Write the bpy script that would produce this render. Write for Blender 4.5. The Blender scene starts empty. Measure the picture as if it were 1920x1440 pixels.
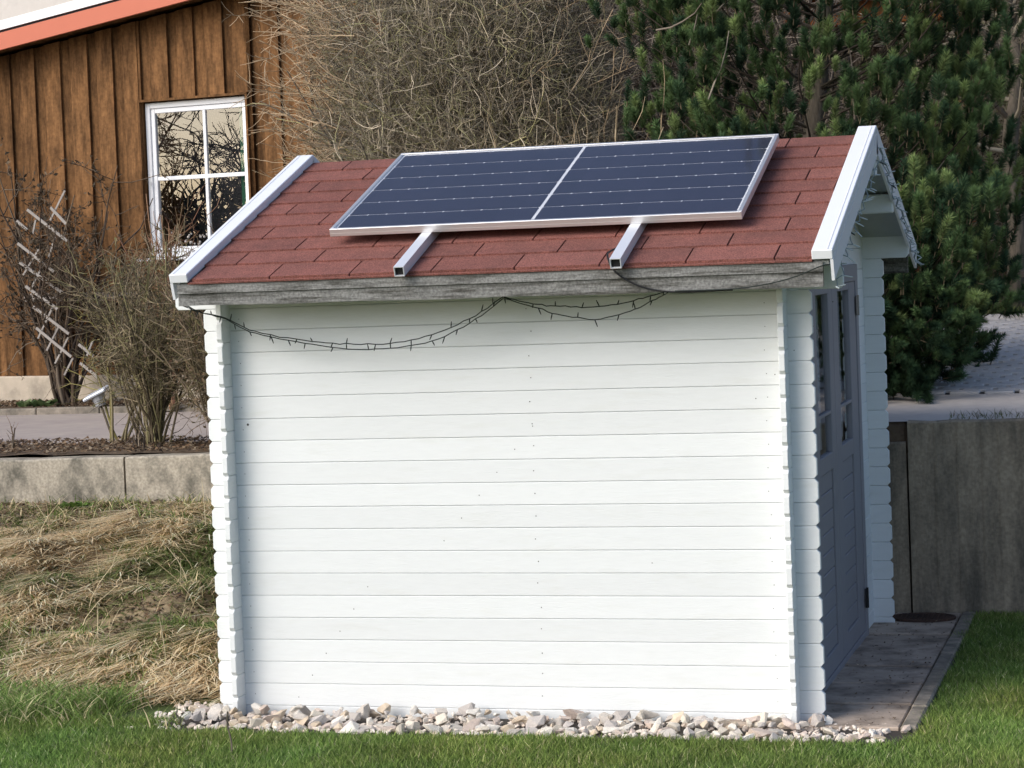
import bpy, math, random
import numpy as np
from mathutils import Vector, Matrix
random.seed(7); rng = np.random.default_rng(11)
S = bpy.context.scene
COL = S.collection

# ------------------------------------------------------------------ camera
CAM = Vector((3.528, -9.893, 1.990))
cd = bpy.data.cameras.new('camera'); cam = bpy.data.objects.new('camera', cd); COL.objects.link(cam)
R_ = ((0.9608, 0.2745, -0.0388), (-0.0273, -0.0457, -0.9986), (-0.2759, 0.9605, -0.0364))
a, b, c = 0.0374, 0.2786, 0.0388
ca, sa, cb, sb, cc, sc = math.cos(a), math.sin(a), math.cos(b), math.sin(b), math.cos(c), math.sin(c)
r0 = Vector((cb, sb, 0)); f0 = Vector((-sb, cb, 0)); u0 = Vector((0, 0, 1))
fw = f0*ca - u0*sa; up = u0*ca + f0*sa; dn = -up
rt = r0*cc + dn*sc; dn2 = -r0*sc + dn*cc
m = Matrix((rt, -dn2, -fw)).transposed().to_4x4(); m.translation = CAM
cam.matrix_world = m
cd.sensor_width = 36; cd.lens = 4418.8/1920*36
cd.shift_x = (960-934.06)/1920; cd.shift_y = (645.92-720)/1920
cd.clip_end = 500; cd.clip_start = .1
S.camera = cam

# ------------------------------------------------------------------ light
SUN_DIR = Vector((-0.68, -0.70, 0.64)).normalized()
el = math.asin(SUN_DIR.z); az = math.atan2(SUN_DIR.x, SUN_DIR.y)
w = bpy.data.worlds.new("World"); S.world = w; w.use_nodes = True
nt = w.node_tree; bg = nt.nodes['Background']
sky = nt.nodes.new('ShaderNodeTexSky'); sky.sky_type = 'NISHITA'; sky.sun_disc = False
sky.sun_elevation = el; sky.sun_rotation = az % (2*math.pi)
sky.air_density = 0.75; sky.dust_density = 2.0; sky.ozone_density = 1.0
nt.links.new(sky.outputs[0], bg.inputs[0]); bg.inputs[1].default_value = 0.14
sd = bpy.data.lights.new('sun', 'SUN'); so = bpy.data.objects.new('sun', sd); COL.objects.link(so)
sd.energy = 2.0; sd.angle = math.radians(50); sd.color = (1.0, 0.97, 0.92)
so.rotation_euler = SUN_DIR.to_track_quat('Z', 'Y').to_euler()
S.view_settings.view_transform = 'Standard'; S.view_settings.look = 'None'
S.view_settings.exposure = 0.47; S.view_settings.gamma = 1; S.view_settings.use_curve_mapping = False

# ------------------------------------------------------------------ materials
def hx(*c): return (c[0], c[1], c[2], 1)
def mat(name, col=(.5, .5, .5), rough=.8, var=0.0, scale=8, col2=None, stretch=(1, 1, 1), bump=0.0, bscale=60, rnd=0.0,
        spec=.3, metal=0.0, attr=False, coords='Object', contrast=(.3, .7), detail=5, trans=0.0, grain=0.0, gscale=170):
    M = bpy.data.materials.new(name); M.use_nodes = True
    n = M.node_tree.nodes; l = M.node_tree.links; bs = n['Principled BSDF']
    bs.inputs['Roughness'].default_value = rough; bs.inputs['Metallic'].default_value = metal
    bs.inputs['Specular IOR Level'].default_value = spec
    tc = n.new('ShaderNodeTexCoord'); mp = n.new('ShaderNodeMapping'); l.new(tc.outputs[coords], mp.inputs[0])
    mp.inputs['Scale'].default_value = stretch
    cur = None
    if attr:
        at = n.new('ShaderNodeAttribute'); at.attribute_name = 'Col'; cur = at.outputs['Color']
    else:
        rg = n.new('ShaderNodeRGB'); rg.outputs[0].default_value = hx(*col); cur = rg.outputs[0]
    if col2 is not None:
        nz = n.new('ShaderNodeTexNoise'); nz.inputs['Scale'].default_value = scale; nz.inputs['Detail'].default_value = detail
        nz.inputs['Roughness'].default_value = .65
        l.new(mp.outputs[0], nz.inputs['Vector'])
        rp = n.new('ShaderNodeMapRange'); rp.inputs[1].default_value = contrast[0]; rp.inputs[2].default_value = contrast[1]
        l.new(nz.outputs[0], rp.inputs[0])
        mx = n.new('ShaderNodeMix'); mx.data_type = 'RGBA'; l.new(rp.outputs[0], mx.inputs[0]); l.new(cur, mx.inputs[6])
        mx.inputs[7].default_value = hx(*col2); cur = mx.outputs[2]
    if var > 0 or rnd > 0:
        hs = n.new('ShaderNodeHueSaturation'); l.new(cur, hs.inputs['Color'])
        ad = n.new('ShaderNodeMath'); ad.operation = 'ADD'; ad.inputs[0].default_value = 1 - var/2 - rnd/2; v = ad.outputs[0]
        nz2 = n.new('ShaderNodeTexNoise'); nz2.inputs['Scale'].default_value = scale*3.3; nz2.inputs['Detail'].default_value = 6
        l.new(mp.outputs[0], nz2.inputs['Vector'])
        mm = n.new('ShaderNodeMath'); mm.operation = 'MULTIPLY_ADD'; l.new(nz2.outputs[0], mm.inputs[0]); mm.inputs[1].default_value = var
        oi = n.new('ShaderNodeObjectInfo'); mr = n.new('ShaderNodeMath'); mr.operation = 'MULTIPLY'; l.new(oi.outputs['Random'], mr.inputs[0]); mr.inputs[1].default_value = rnd
        l.new(mr.outputs[0], mm.inputs[2]); l.new(mm.outputs[0], ad.inputs[1]); l.new(v, hs.inputs['Value']); cur = hs.outputs[0]
    if grain > 0:
        ng = n.new('ShaderNodeTexNoise'); ng.inputs['Scale'].default_value = gscale; ng.inputs['Detail'].default_value = 3; l.new(tc.outputs[coords], ng.inputs['Vector'])
        mr3 = n.new('ShaderNodeMapRange'); mr3.inputs[1].default_value = .35; mr3.inputs[2].default_value = .65; mr3.inputs[3].default_value = 1-grain; mr3.inputs[4].default_value = 1+grain
        l.new(ng.outputs[0], mr3.inputs[0]); hg = n.new('ShaderNodeHueSaturation'); l.new(cur, hg.inputs['Color']); l.new(mr3.outputs[0], hg.inputs['Value']); cur = hg.outputs[0]
    l.new(cur, bs.inputs['Base Color'])
    if bump > 0:
        nb = n.new('ShaderNodeTexNoise'); nb.inputs['Scale'].default_value = bscale; nb.inputs['Detail'].default_value = 6
        l.new(mp.outputs[0], nb.inputs['Vector'])
        bp = n.new('ShaderNodeBump'); bp.inputs['Strength'].default_value = min(1, bump); bp.inputs['Distance'].default_value = .01
        l.new(nb.outputs[0], bp.inputs['Height']); l.new(bp.outputs[0], bs.inputs['Normal'])
    if trans > 0:
        bs.inputs['Subsurface Weight'].default_value = 0
        tr = n.new('ShaderNodeBsdfTranslucent'); l.new(cur, tr.inputs[0]); ms = n.new('ShaderNodeMixShader'); ms.inputs[0].default_value = trans
        l.new(bs.outputs[0], ms.inputs[1]); l.new(tr.outputs[0], ms.inputs[2]); l.new(ms.outputs[0], n['Material Output'].inputs[0])
    return M

def glass_mat(name, ior=1.5, tint=(1, 1, 1), rough=0.0):
    M = bpy.data.materials.new(name); M.use_nodes = True; n = M.node_tree.nodes; l = M.node_tree.links
    n.remove(n['Principled BSDF'])
    t = n.new('ShaderNodeBsdfTransparent'); t.inputs[0].default_value = hx(*tint)
    g = n.new('ShaderNodeBsdfGlossy'); g.inputs['Roughness'].default_value = rough
    f = n.new('ShaderNodeFresnel'); f.inputs[0].default_value = ior; ms = n.new('ShaderNodeMixShader')
    ge = n.new('ShaderNodeNewGeometry'); iv = n.new('ShaderNodeMath'); iv.operation = 'SUBTRACT'; iv.inputs[0].default_value = 1; l.new(ge.outputs['Backfacing'], iv.inputs[1])
    mu = n.new('ShaderNodeMath'); mu.operation = 'MULTIPLY'; l.new(f.outputs[0], mu.inputs[0]); l.new(iv.outputs[0], mu.inputs[1])
    l.new(mu.outputs[0], ms.inputs[0]); l.new(t.outputs[0], ms.inputs[1]); l.new(g.outputs[0], ms.inputs[2])
    l.new(ms.outputs[0], n['Material Output'].inputs[0]); return M

M = {}
M['white'] = mat('white_paint', (.74, .765, .765), .55, var=.08, scale=3, rnd=.07, col2=(.68, .70, .67), contrast=(.55, .9), stretch=(1, 1, 6), bump=.15, bscale=30)
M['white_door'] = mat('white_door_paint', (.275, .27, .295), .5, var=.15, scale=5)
M['trim'] = mat('white_coated_metal', (.83, .85, .88), .35, var=.04, scale=6, spec=.5)
M['shingle'] = mat('red_shingle', (.255, .100, .080), .95, var=.4, scale=7, col2=(.18, .078, .065), rnd=.22, grain=.38, bump=.5, bscale=400, contrast=(.35, .8))
M['felt'] = mat('dark_felt', (.03, .02, .02), .95)
M['fascia'] = mat('weathered_fascia', (.20, .20, .19), .85, var=.6, scale=11, col2=(.06, .058, .05), stretch=(.35, 1, 3.2), contrast=(.46, .64), grain=.28, gscale=110, bump=.4, bscale=50)
M['alu'] = mat('aluminium', (.80, .79, .78), .35, metal=.75, spec=.5, var=.05)
M['alu_rail'] = mat('rail_aluminium', (.80, .82, .86), .38, metal=.35, spec=.5)
M['backsheet'] = mat('backsheet', (.72, .74, .78), .6)
M['cell'] = mat('solar_cell', (.026, .024, .042), .45, rnd=.14, var=.2, scale=4)
M['bus'] = mat('busbar', (.35, .37, .42), .4)
M['pvglass'] = glass_mat('panel_glass', 1.45, rough=.08)
M['glass'] = glass_mat('window_glass', 2.6)
M['doorglass'] = glass_mat('door_glass', 1.5)
M['black'] = mat('black_plastic_and_shade', (.012, .012, .013), .5)
M['palewire'] = mat('pale_wire', (.22, .27, .27), .5)
M['wire'] = mat('green_black_wire', (.02, .028, .025), .6)
M['clear'] = mat('clear_plastic', (.5, .56, .56), .3)
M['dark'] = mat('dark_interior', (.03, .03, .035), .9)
M['hinge'] = mat('hinge_metal', (.02, .02, .022), .4)
M['lace'] = mat('lace', (.45, .45, .47), .9)
M['soffit'] = mat('soffit_boards', (.42, .44, .43), .8, var=.2)
M['wood'] = mat('stained_wood', (.20, .102, .044), .85, var=.7, scale=6, col2=(.082, .043, .020), stretch=(3, 3, .5), rnd=.5, contrast=(.38, .66), bump=.3, bscale=40, spec=.08, grain=.15, gscale=40)
M['orange'] = mat('orange_verge', (.55, .165, .10), .6, var=.08, scale=2)
M['stucco'] = mat('cream_plinth', (.50, .43, .34), .9, var=.4, scale=4, col2=(.30, .26, .21), bump=.4, contrast=(.5, .75))
M['render'] = mat('beige_render', (.66, .62, .57), .95, var=.15, scale=3, bump=.8, bscale=14)
M['concL'] = mat('weathered_concrete', (.38, .34, .275), .9, var=.7, scale=7, col2=(.145, .135, .11), stretch=(1, 1, .7), contrast=(.45, .66), grain=.18, gscale=70, bump=.4, bscale=25)
M['concR'] = mat('board_marked_concrete', (.36, .295, .215), .9, var=.6, scale=2.6, col2=(.14, .122, .095), grain=.15, gscale=60, stretch=(2.2, 1, .7), contrast=(.42, .7), bump=.5, bscale=30)
M['slab'] = mat('stained_slab', (.44, .355, .285), .9, var=.6, scale=5, col2=(.15, .12, .095), contrast=(.45, .7), bump=.4, bscale=70, rnd=.15)
M['kerb'] = mat('kerb_concrete', (.36, .31, .25), .9, var=.6, scale=9, col2=(.12, .11, .09), bump=.4, rnd=.15)
M['paver'] = mat('grey_paver', (.56, .53, .51), .85, var=.25, scale=6, rnd=.2, bump=.3)
M['joint'] = mat('joint_sand', (.06, .052, .045), .95, var=.3)
M['asphalt'] = mat('pinkish_path', (.44, .385, .34), .9, var=.25, scale=3, bump=.3, bscale=120, col2=(.36, .31, .29))
M['strip'] = mat('edge_strip', (.56, .50, .45), .9, var=.35, scale=4, bump=.3)
M['soil'] = mat('soil', (.10, .07, .048), .95, var=.6, scale=9, col2=(.19, .14, .095), bump=.9, bscale=30)
M['bank'] = mat('bank_soil', (.13, .10, .06), .95, var=.6, scale=6, col2=(.34, .26, .16), bump=.9, bscale=30)
M['lawnsoil'] = mat('lawn_soil', (.07, .10, .03), .95, var=.6, scale=12, bump=.7)
M['hill'] = mat('leaf_litter_hill', (.20, .135, .10), .95, var=.6, scale=2.2, col2=(.13, .105, .07), bump=1, bscale=10)
for q_, cs_ in enumerate(((.74, .67, .56), (.66, .60, .53), (.70, .58, .50), (.60, .55, .51), (.82, .77, .69), (.70, .58, .44))):
    M['stone%d' % q_] = mat('limestone', cs_, .85, var=.45, scale=22, col2=tuple(.72*v for v in cs_), rnd=.35, bump=.5, bscale=60, contrast=(.45, .7), grain=.15, gscale=120)
M['stone'] = mat('limestone', (.62, .56, .49), .85, var=.4, scale=14, col2=(.46, .34, .26), rnd=.6, bump=.4, bscale=60, contrast=(.45, .75))
M['attr'] = mat('plant', rough=.75, attr=True, trans=.25, spec=.2)
M['bark'] = mat('twig_bark', rough=.9, attr=True, spec=.15)
M['trunk'] = mat('trunk_bark', (.17, .14, .11), .95, var=.5, scale=8, col2=(.08, .07, .05), stretch=(2, 2, .5), bump=1, bscale=25)
M['greyplank'] = mat('grey_plank', (.34, .30, .27), .9, var=.4, scale=5, stretch=(.4, 3, 3))
M['lattice'] = mat('lattice_paint', (.36, .33, .30), .85, var=.5)
M['red'] = mat('red_plastic', (.55, .02, .02), .4)
M['iron'] = mat('rusty_iron', (.05, .035, .03), .8, var=.5, bump=.5, col2=(.09, .05, .035))
M['solar_lamp'] = mat('lamp_cap', (.75, .80, .9), .2, metal=.3)
M['carport'] = mat('orange_timber', (.38, .135, .045), .8, var=.4, stretch=(2, 2, .4))
M['darkplank'] = mat('dark_plank', (.07, .055, .045), .8, var=.4)
M['curtain'] = mat('green_curtain', (.16, .34, .24), .9)
M['whitebits'] = mat('sill_flowers', (.7, .66, .62), .9)

# ------------------------------------------------------------------ helpers
def empty(name, label, cat, loc=(0, 0, 0), rotz=0, group=None):
    o = bpy.data.objects.new(name, None); COL.objects.link(o); o.location = loc; o.rotation_euler = (0, 0, rotz)
    o['label'] = label; o['category'] = cat
    if group: o['group'] = group
    o.empty_display_size = .1
    return o
def tag(o, label, cat, group=None):
    o['label'] = label; o['category'] = cat
    if group: o['group'] = group
    return o
def struct(o): o['kind'] = 'structure'; return o
def stuff(o): o['kind'] = 'stuff'; return o
def link(name, me, mt=None, parent=None):
    o = bpy.data.objects.new(name, me); COL.objects.link(o)
    if mt is not None and len(me.materials) == 0: me.materials.append(mt)
    if parent: o.parent = parent
    return o
def fast(name, V, F, mt, cols=None, parent=None, smooth=False):
    """V Nx3 array, F MxK array (K=3 or 4), cols Nx3 per vertex"""
    V = np.asarray(V, dtype=np.float32); F = np.asarray(F, dtype=np.int32); K = F.shape[1]
    me = bpy.data.meshes.new(name); me.vertices.add(len(V)); me.vertices.foreach_set('co', V.ravel())
    me.loops.add(F.size); me.loops.foreach_set('vertex_index', F.ravel())
    me.polygons.add(len(F)); me.polygons.foreach_set('loop_start', np.arange(0, F.size, K, dtype=np.int32))
    me.polygons.foreach_set('loop_total', np.full(len(F), K, dtype=np.int32))
    if smooth: me.polygons.foreach_set('use_smooth', np.ones(len(F), dtype=bool))
    me.update(calc_edges=True)
    if cols is not None:
        at = me.color_attributes.new('Col', 'FLOAT_COLOR', 'POINT')
        cc_ = np.ones((len(V), 4), dtype=np.float32); cc_[:, :3] = cols; at.data.foreach_set('color', cc_.ravel())
    return link(name, me, mt, parent)
class MB:
    def __init__(s): s.v = []; s.f = []
    def add(s, v, f):
        k = len(s.v); s.v += [tuple(p) for p in v]; s.f += [tuple(i+k for i in q) for q in f]; return s
    def box(s, x0, x1, y0, y1, z0, z1, T=None):
        v = [(x, y, z) for x in (x0, x1) for y in (y0, y1) for z in (z0, z1)]
        if T: v = [T(*p) for p in v]
        return s.add(v, [(0, 1, 3, 2), (4, 6, 7, 5), (0, 4, 5, 1), (2, 3, 7, 6), (0, 2, 6, 4), (1, 5, 7, 3)])
    def bbox(s, x0, x1, y0, y1, z0, z1, b, T=None):   # bevelled box (chamfered edges)
        V = []; idx = {}
        for ix, x in ((0, x0), (1, x1)):
            for iy, y in ((0, y0), (1, y1)):
                for iz, z in ((0, z0), (1, z1)):
                    sx, sy, sz = (1-2*ix), (1-2*iy), (1-2*iz)
                    for ax in range(3):
                        p = [x+sx*b, y+sy*b, z+sz*b]; p[ax] = (x, y, z)[ax]
                        idx[(ix, iy, iz, ax)] = len(V); V.append(tuple(p))
        F = []
        for i in (0, 1):
            F.append([idx[(i, *q, 0)] for q in ((0, 0), (1, 0), (1, 1), (0, 1))])
            F.append([idx[(q[0], i, q[1], 1)] for q in ((0, 0), (1, 0), (1, 1), (0, 1))])
            F.append([idx[(*q, i, 2)] for q in ((0, 0), (1, 0), (1, 1), (0, 1))])
        for p in (0, 1):
            for q in (0, 1):
                F.append([idx[(p, q, 0, 0)], idx[(p, q, 1, 0)], idx[(p, q, 1, 1)], idx[(p, q, 0, 1)]])
                F.append([idx[(p, 0, q, 0)], idx[(p, 1, q, 0)], idx[(p, 1, q, 2)], idx[(p, 0, q, 2)]])
                F.append([idx[(0, p, q, 1)], idx[(1, p, q, 1)], idx[(1, p, q, 2)], idx[(0, p, q, 2)]])
        for k in [(i, j, l) for i in (0, 1) for j in (0, 1) for l in (0, 1)]:
            F.append([idx[(*k, 0)], idx[(*k, 1)], idx[(*k, 2)]])
        if T: V = [T(*p) for p in V]
        return s.add(V, F)
    def quad(s, pts): return s.add(pts, [tuple(range(len(pts)))])
    def tube(s, pts, r, n=6):
        pts = [Vector(p) for p in pts]; rr = r if isinstance(r, (list, tuple)) else [r]*len(pts)
        k = len(s.v)
        for i, p in enumerate(pts):
            d = (pts[min(i+1, len(pts)-1)] - pts[max(i-1, 0)]).normalized()
            a_ = d.cross(Vector((0, 0, 1)) if abs(d.z) < .9 else Vector((1, 0, 0))).normalized(); b_ = d.cross(a_)
            for j in range(n):
                t = 2*math.pi*j/n; s.v.append(tuple(p + (a_*math.cos(t)+b_*math.sin(t))*rr[i]))
        for i in range(len(pts)-1):
            for j in range(n):
                s.f.append((k+i*n+j, k+i*n+(j+1) % n, k+(i+1)*n+(j+1) % n, k+(i+1)*n+j))
        s.f.append(tuple(k+j for j in range(n))); s.f.append(tuple(k+(len(pts)-1)*n+j for j in range(n-1, -1, -1)))
        return s
    def build(s, name, mt, parent=None, smooth=False):
        me = bpy.data.meshes.new(name); me.from_pydata(s.v, [], s.f); me.update()
        import bmesh
        bm = bmesh.new(); bm.from_mesh(me); bmesh.ops.recalc_face_normals(bm, faces=bm.faces); bm.to_mesh(me); bm.free()
        if smooth:
            for p in me.polygons: p.use_smooth = True
        return link(name, me, mt, parent)

def vnoise(x, y, seed=0, sc=1.0):
    x = np.asarray(x)*sc; y = np.asarray(y)*sc
    def h(i, j):
        v = np.sin(i*127.1 + j*311.7 + seed*74.7)*43758.5453; return v-np.floor(v)
    i = np.floor(x); j = np.floor(y); u = x-i; v = y-j; u = u*u*(3-2*u); v = v*v*(3-2*v)
    return (h(i, j)*(1-u)+h(i+1, j)*u)*(1-v)+(h(i, j+1)*(1-u)+h(i+1, j+1)*u)*v
def fbm(x, y, seed=0, sc=1.0): return (vnoise(x, y, seed, sc)*.55+vnoise(x, y, seed+5, sc*2.1)*.3+vnoise(x, y, seed+9, sc*4.3)*.15)
def sstep(a_, b_, x):
    t = np.clip((np.asarray(x, dtype=float)-a_)/(b_-a_), 0, 1); return t*t*(3-2*t)

# ------------------------------------------------------------------ terrain
GZ = -0.05
def h_low(x, y):
    x = np.asarray(x, dtype=float); y = np.asarray(y, dtype=float)
    lf = 1-sstep(-.95, -.62, x)
    ys = .35+.10*np.sin(x*2.1)
    t = np.clip((y-ys)/(2.96-ys), 0, 1)
    z = GZ + lf*(.66*t**.9 + .15*(fbm(x, y, 3, 2.6)-.5)*sstep(0, .25, t)*sstep(1.0, .75, t)*2)
    return z + .012*(fbm(x, y, 8, 3)-.5)*sstep(-.3, -.6, y)
def h_up(x, y):
    x = np.asarray(x, dtype=float); y = np.asarray(y, dtype=float)
    zl = .868+0*x; zr = 1.0+.06*np.clip(y-3, 0, 9)
    f = sstep(-.6, 1.3, x)
    z = zl*(1-f)+zr*f
    z = z + .38*np.clip(y-11.5, 0, 100)*(.9+.2*vnoise(x, y, 2, .3)) * (1)
    return z
def grid(name, xs, ys, hf, mt):
    X, Y = np.meshgrid(xs, ys); Z = hf(X, Y); V = np.stack([X, Y, Z], -1).reshape(-1, 3)
    nx, ny = len(xs), len(ys); i = np.arange(nx-1)[None, :]+np.arange(ny-1)[:, None]*nx; i = i.ravel()
    F = np.stack([i, i+1, i+1+nx, i+nx], -1)
    return fast(name, V, F, mt, smooth=True)
g = grid('lawn_ground', np.concatenate([[-60, -30, -12, -8], np.linspace(-6, 6, 121), [8, 14, 30, 60]]), np.concatenate([[-60, -30, -12, -6], np.linspace(-4, 3.04, 90)]), h_low, M['lawnsoil']); struct(g)
g = grid('bank_ground', np.linspace(-6, -.6, 70), np.linspace(.3, 3.03, 50), lambda x, y: h_low(x, y)+.006, M['bank']); struct(g)
g = grid('terrace_ground', np.concatenate([[-60, -30, -15], np.linspace(-9, 7, 70), [15, 30, 60]]), np.concatenate([np.linspace(3.06, 12, 40), np.linspace(12.5, 45, 30), [80, 130]]), h_up, M['hill']); struct(g)
# upper left: planting bed, asphalt path, kerb
g = grid('planting_bed_soil', np.linspace(-9, -.4, 90), np.linspace(3.10, 4.15, 16), lambda x, y: h_up(x, y)+.006+.03*fbm(x, y, 4, 5)*sstep(4.15, 3.95, y), M['soil']); struct(g)
g = grid('path', np.linspace(-9, -.5, 6), [4.1, 5.2, 6.2, 7.05], lambda x, y: h_up(x, y)+.008, M['asphalt']); struct(g)
g = grid('house_bed_soil', np.linspace(-9, -1.5, 60), np.linspace(7.15, 9.2, 12), lambda x, y: .88+.04*fbm(x, y, 6, 4), M['soil']); struct(g)
kb = MB()
for i in range(14):
    x0 = -9+i*.55; kb.bbox(x0, x0+.545, 7.05, 7.15, .80, .925+.006*random.random(), .008)
struct(kb.build('path_kerb', M['kerb']))
# right: edge strip and pavers
g = grid('edge_strip_paving', np.linspace(1.6, 7, 10), [2.99, 3.4, 4.12], lambda x, y: h_up(x, y)+.008, M['strip']); struct(g)
dw = grid('driveway', np.linspace(1.2, 7, 12), np.linspace(4.1, 9.0, 12), lambda x, y: h_up(x, y)+.004, M['joint']); struct(dw)
pm = MB().bbox(-.085, .085, -.0465, .0465, 0, .02, .005).build('paver', M['paver']).data
bpy.data.objects.remove(bpy.data.objects['paver'])
cnt = 0; rest = MB()
for r in range(49):
    y = 4.17+r*.1
    for k in range(30):
        x = 1.55+((r*.067) % .2)+k*.2
        if x > 7: continue
        z = float(h_up(x, y))+.002
        vis = 1.95-.02*(y-4) < x < 2.95 - (y-4)*.05
        if vis and cnt < 290:
            o = bpy.data.objects.new('paver', pm); COL.objects.link(o); o.parent = dw
            o.location = (x, y, z+random.uniform(-.002, .002)); o.rotation_euler = (math.atan(.06), 0, random.gauss(0, .01)); cnt += 1
        else: rest.box(x-.097, x+.097, y-.047, y+.047, z-.0, z+.02)
o = rest.build('paver_field', M['paver'], dw); stuff(o)

# ------------------------------------------------------------------ retaining walls
rw = empty('retaining_wall', 'weathered pale concrete retaining wall with stains, above the dry grassy bank left of the shed', 'wall', (-2.6, 3.03, 0))
def wallpanel(x0, x1, z0, zt0, zt1, y0, y1, mt, parent, name='wall_panel'):
    n_ = max(2, int((x1-x0)/.12)); V = []; 
    b_ = MB(); px, py, pz = parent.location
    for i in range(n_):
        xa = x0+(x1-x0)*i/n_; xb = x0+(x1-x0)*(i+1)/n_
    top = lambda x: zt0+(zt1-zt0)*(x-x0)/(x1-x0)+.008*(float(vnoise(x, 0, 3, 7))-.5)
    xs = [x0+(x1-x0)*i/n_ for i in range(n_+1)]
    vv = []
    for x in xs:
        t = top(x); e = .01
        for (y, z) in ((y0, z0), (y0, t-e), (y0+e, t), (y1-e, t), (y1, t-e), (y1, z0)): vv.append((x-px, y-py, z-pz))
    ff = []
    for i in range(n_):
        for j in range(6): ff.append((i*6+j, i*6+(j+1) % 6, (i+1)*6+(j+1) % 6, (i+1)*6+j))
    ff.append(tuple(range(6))); ff.append(tuple(n_*6+j for j in range(6)))
    b_.add(vv, ff); return b_.build(name, mt, parent)
wallpanel(-6.2, -4.60, -.1, .85, .86, 2.96, 3.13, M['concL'], rw)
wallpanel(-4.59, -2.50, -.1, .86, .881, 2.96, 3.13, M['concL'], rw)
wallpanel(-2.488, -.35, -.1, .881, .905, 2.962, 3.13, M['concL'], rw)
rw2 = empty('retaining_wall', 'dark board-marked concrete retaining wall behind the paved strip and lawn, right of the shed', 'wall', (2.2, 3.03, 0))
wallpanel(-.34, 2.125, -.3, .90, .90, 2.965, 3.11, M['concR'], rw2)
xs_ = [2.137, 3.4, 4.7, 6.2]
for i in range(3): wallpanel(xs_[i], xs_[i+1]-.008, -.3, 1.012, 1.012, 2.955, 3.11, M['concR'], rw2)
b_ = MB()
for k, x in enumerate((2.28, 2.40, 2.53, 2.62, 2.74, 2.86, 3.0)):
    z0 = .05+.1*random.random(); b_.box(x-2.2-.002, x-2.2+.002, 2.952-3.03, 2.957-3.03, z0, 1.0)
b_.build('board_mark', M['concR'], rw2)

struct(MB().bbox(1.88, 2.134, 2.992, 3.125, .82, 1.004, .02).build('soil_edge', M['soil']))

# ------------------------------------------------------------------ shed
P = 0.1; D = 2.601
XL, XR = -.684, 2.076          # log tips of front and rear walls
SL, SR = -.583, 1.97           # outer faces of the side walls
TH = .027
RS = Vector((0, 1.6104, .5572)).normalized(); RN = Vector((0, -RS.z, RS.y)); RP = Vector((0, -.2957, 1.9355)); SLEN = 1.704
YM = 1.3147; ZM = 2.4927; SLOPE = .5572/1.6104
def roofz(y): return ZM - abs(y-YM)*SLOPE
shed = empty('garden_shed', 'white log-cabin garden shed with red shingle roof and grey double door', 'shed', (.7, 1.3, GZ))
OX = Vector(shed.location)
def L(p): return Vector(p)-OX
def board(x0, x1, z0, z1, c0, c1, T, name='wall_board', mt='white', g_=.0006, bv=.0026):
    """board with V-jointed edges; c0/c1 chamfer of the ends; face at local y=0 going back to TH"""
    a0, a1 = z0+g_, z1-g_
    def ring(e, y, h):
        p = []
        if c0: p += [(x0+e, a0+c0), (x0+c0*.9, a0+h)]
        else: p += [(x0, a0+h)]
        if c1: p += [(x1-c1*.9, a0+h), (x1-e, a0+c1), (x1-e, a1-c1), (x1-c1*.9, a1-h)]
        else: p += [(x1, a0+h), (x1, a1-h)]
        if c0: p += [(x0+c0*.9, a1-h), (x0+e, a1-c0)]
        else: p += [(x0, a1-h)]
        return [(q[0], y, q[1]) for q in p]
    rings = [ring(.003, 0, bv), ring(0, bv, 0), ring(0, TH-bv, 0), ring(.003, TH, bv)]
    n_ = len(rings[0]); V = [T(*q) for r_ in rings for q in r_]; F = []
    for i in range(3):
        for j in range(n_): F.append((i*n_+j, i*n_+(j+1) % n_, (i+1)*n_+(j+1) % n_, (i+1)*n_+j))
    F.append(tuple(range(n_))); F.append(tuple(3*n_+j for j in range(n_-1, -1, -1)))
    return MB().add([L(q) for q in V], F).build(name, M[mt], shed)
Tf = lambda x, y, z: (x, y, z)
Tb = lambda x, y, z: (x, D+y, z)
Tsl = lambda x, y, z: (SL+y, x, z)          # along y
Tsr = lambda x, y, z: (SR-y, x, z)
CH = .0155
for k in range(-1, 19):
    z0 = GZ if k < 0 else k*P; z1 = (k+1)*P
    ext = .135 if k == 18 else 0
    j = lambda: random.uniform(-.0015, .0015)
    board(XL-ext+j(), XR+ext+j(), z0, z1, CH, CH, Tf); board(XL-ext+j(), XR+j()+ (0), z0, z1, CH, CH, Tb)
board(XL-.02, 2.212, 1.9, 2.035, .02, .02, Tb, mt='white')
# side walls, joints half a board up
DY0, DY1 = .40, 2.20
for T, right in ((Tsl, False), (Tsr, True)):
    z = GZ
    edges = [GZ]+[.05+.1*i for i in range(19)]+[1.96]
    for i in range(len(edges)-1):
        z0, z1 = edges[i], edges[i+1]
        if right and z1 < 1.86:
            board(-.1+random.uniform(-.001, .001), DY0, z0, z1, CH, 0, T); board(DY1, D+.125, z0, z1, 0, CH, T)
        else: board(-.1, D+.125, z0, z1, CH if z1 < 1.9 else 0, CH if z1 < 1.9 else 0, T)
    zz = 1.96
    while zz < ZM-.08:
        z1 = min(zz+.1, ZM-.04); hw = (ZM-.035-z1)/SLOPE
        hw0 = (ZM-.035-zz)/SLOPE
        b_ = MB(); vs = []
        for yy in (0, TH):
            vs += [T(YM-hw0, yy, zz+.001), T(YM+hw0, yy, zz+.001), T(YM+hw, yy, z1-.001), T(YM-hw, yy, z1-.001)]
        b_.add([L(v) for v in vs], [(0, 1, 2, 3), (4, 5, 6, 7), (0, 1, 5, 4), (1, 2, 6, 5), (2, 3, 7, 6), (3, 0, 4, 7)]).build('gable_board', M['white'], shed)
        zz += .1
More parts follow.
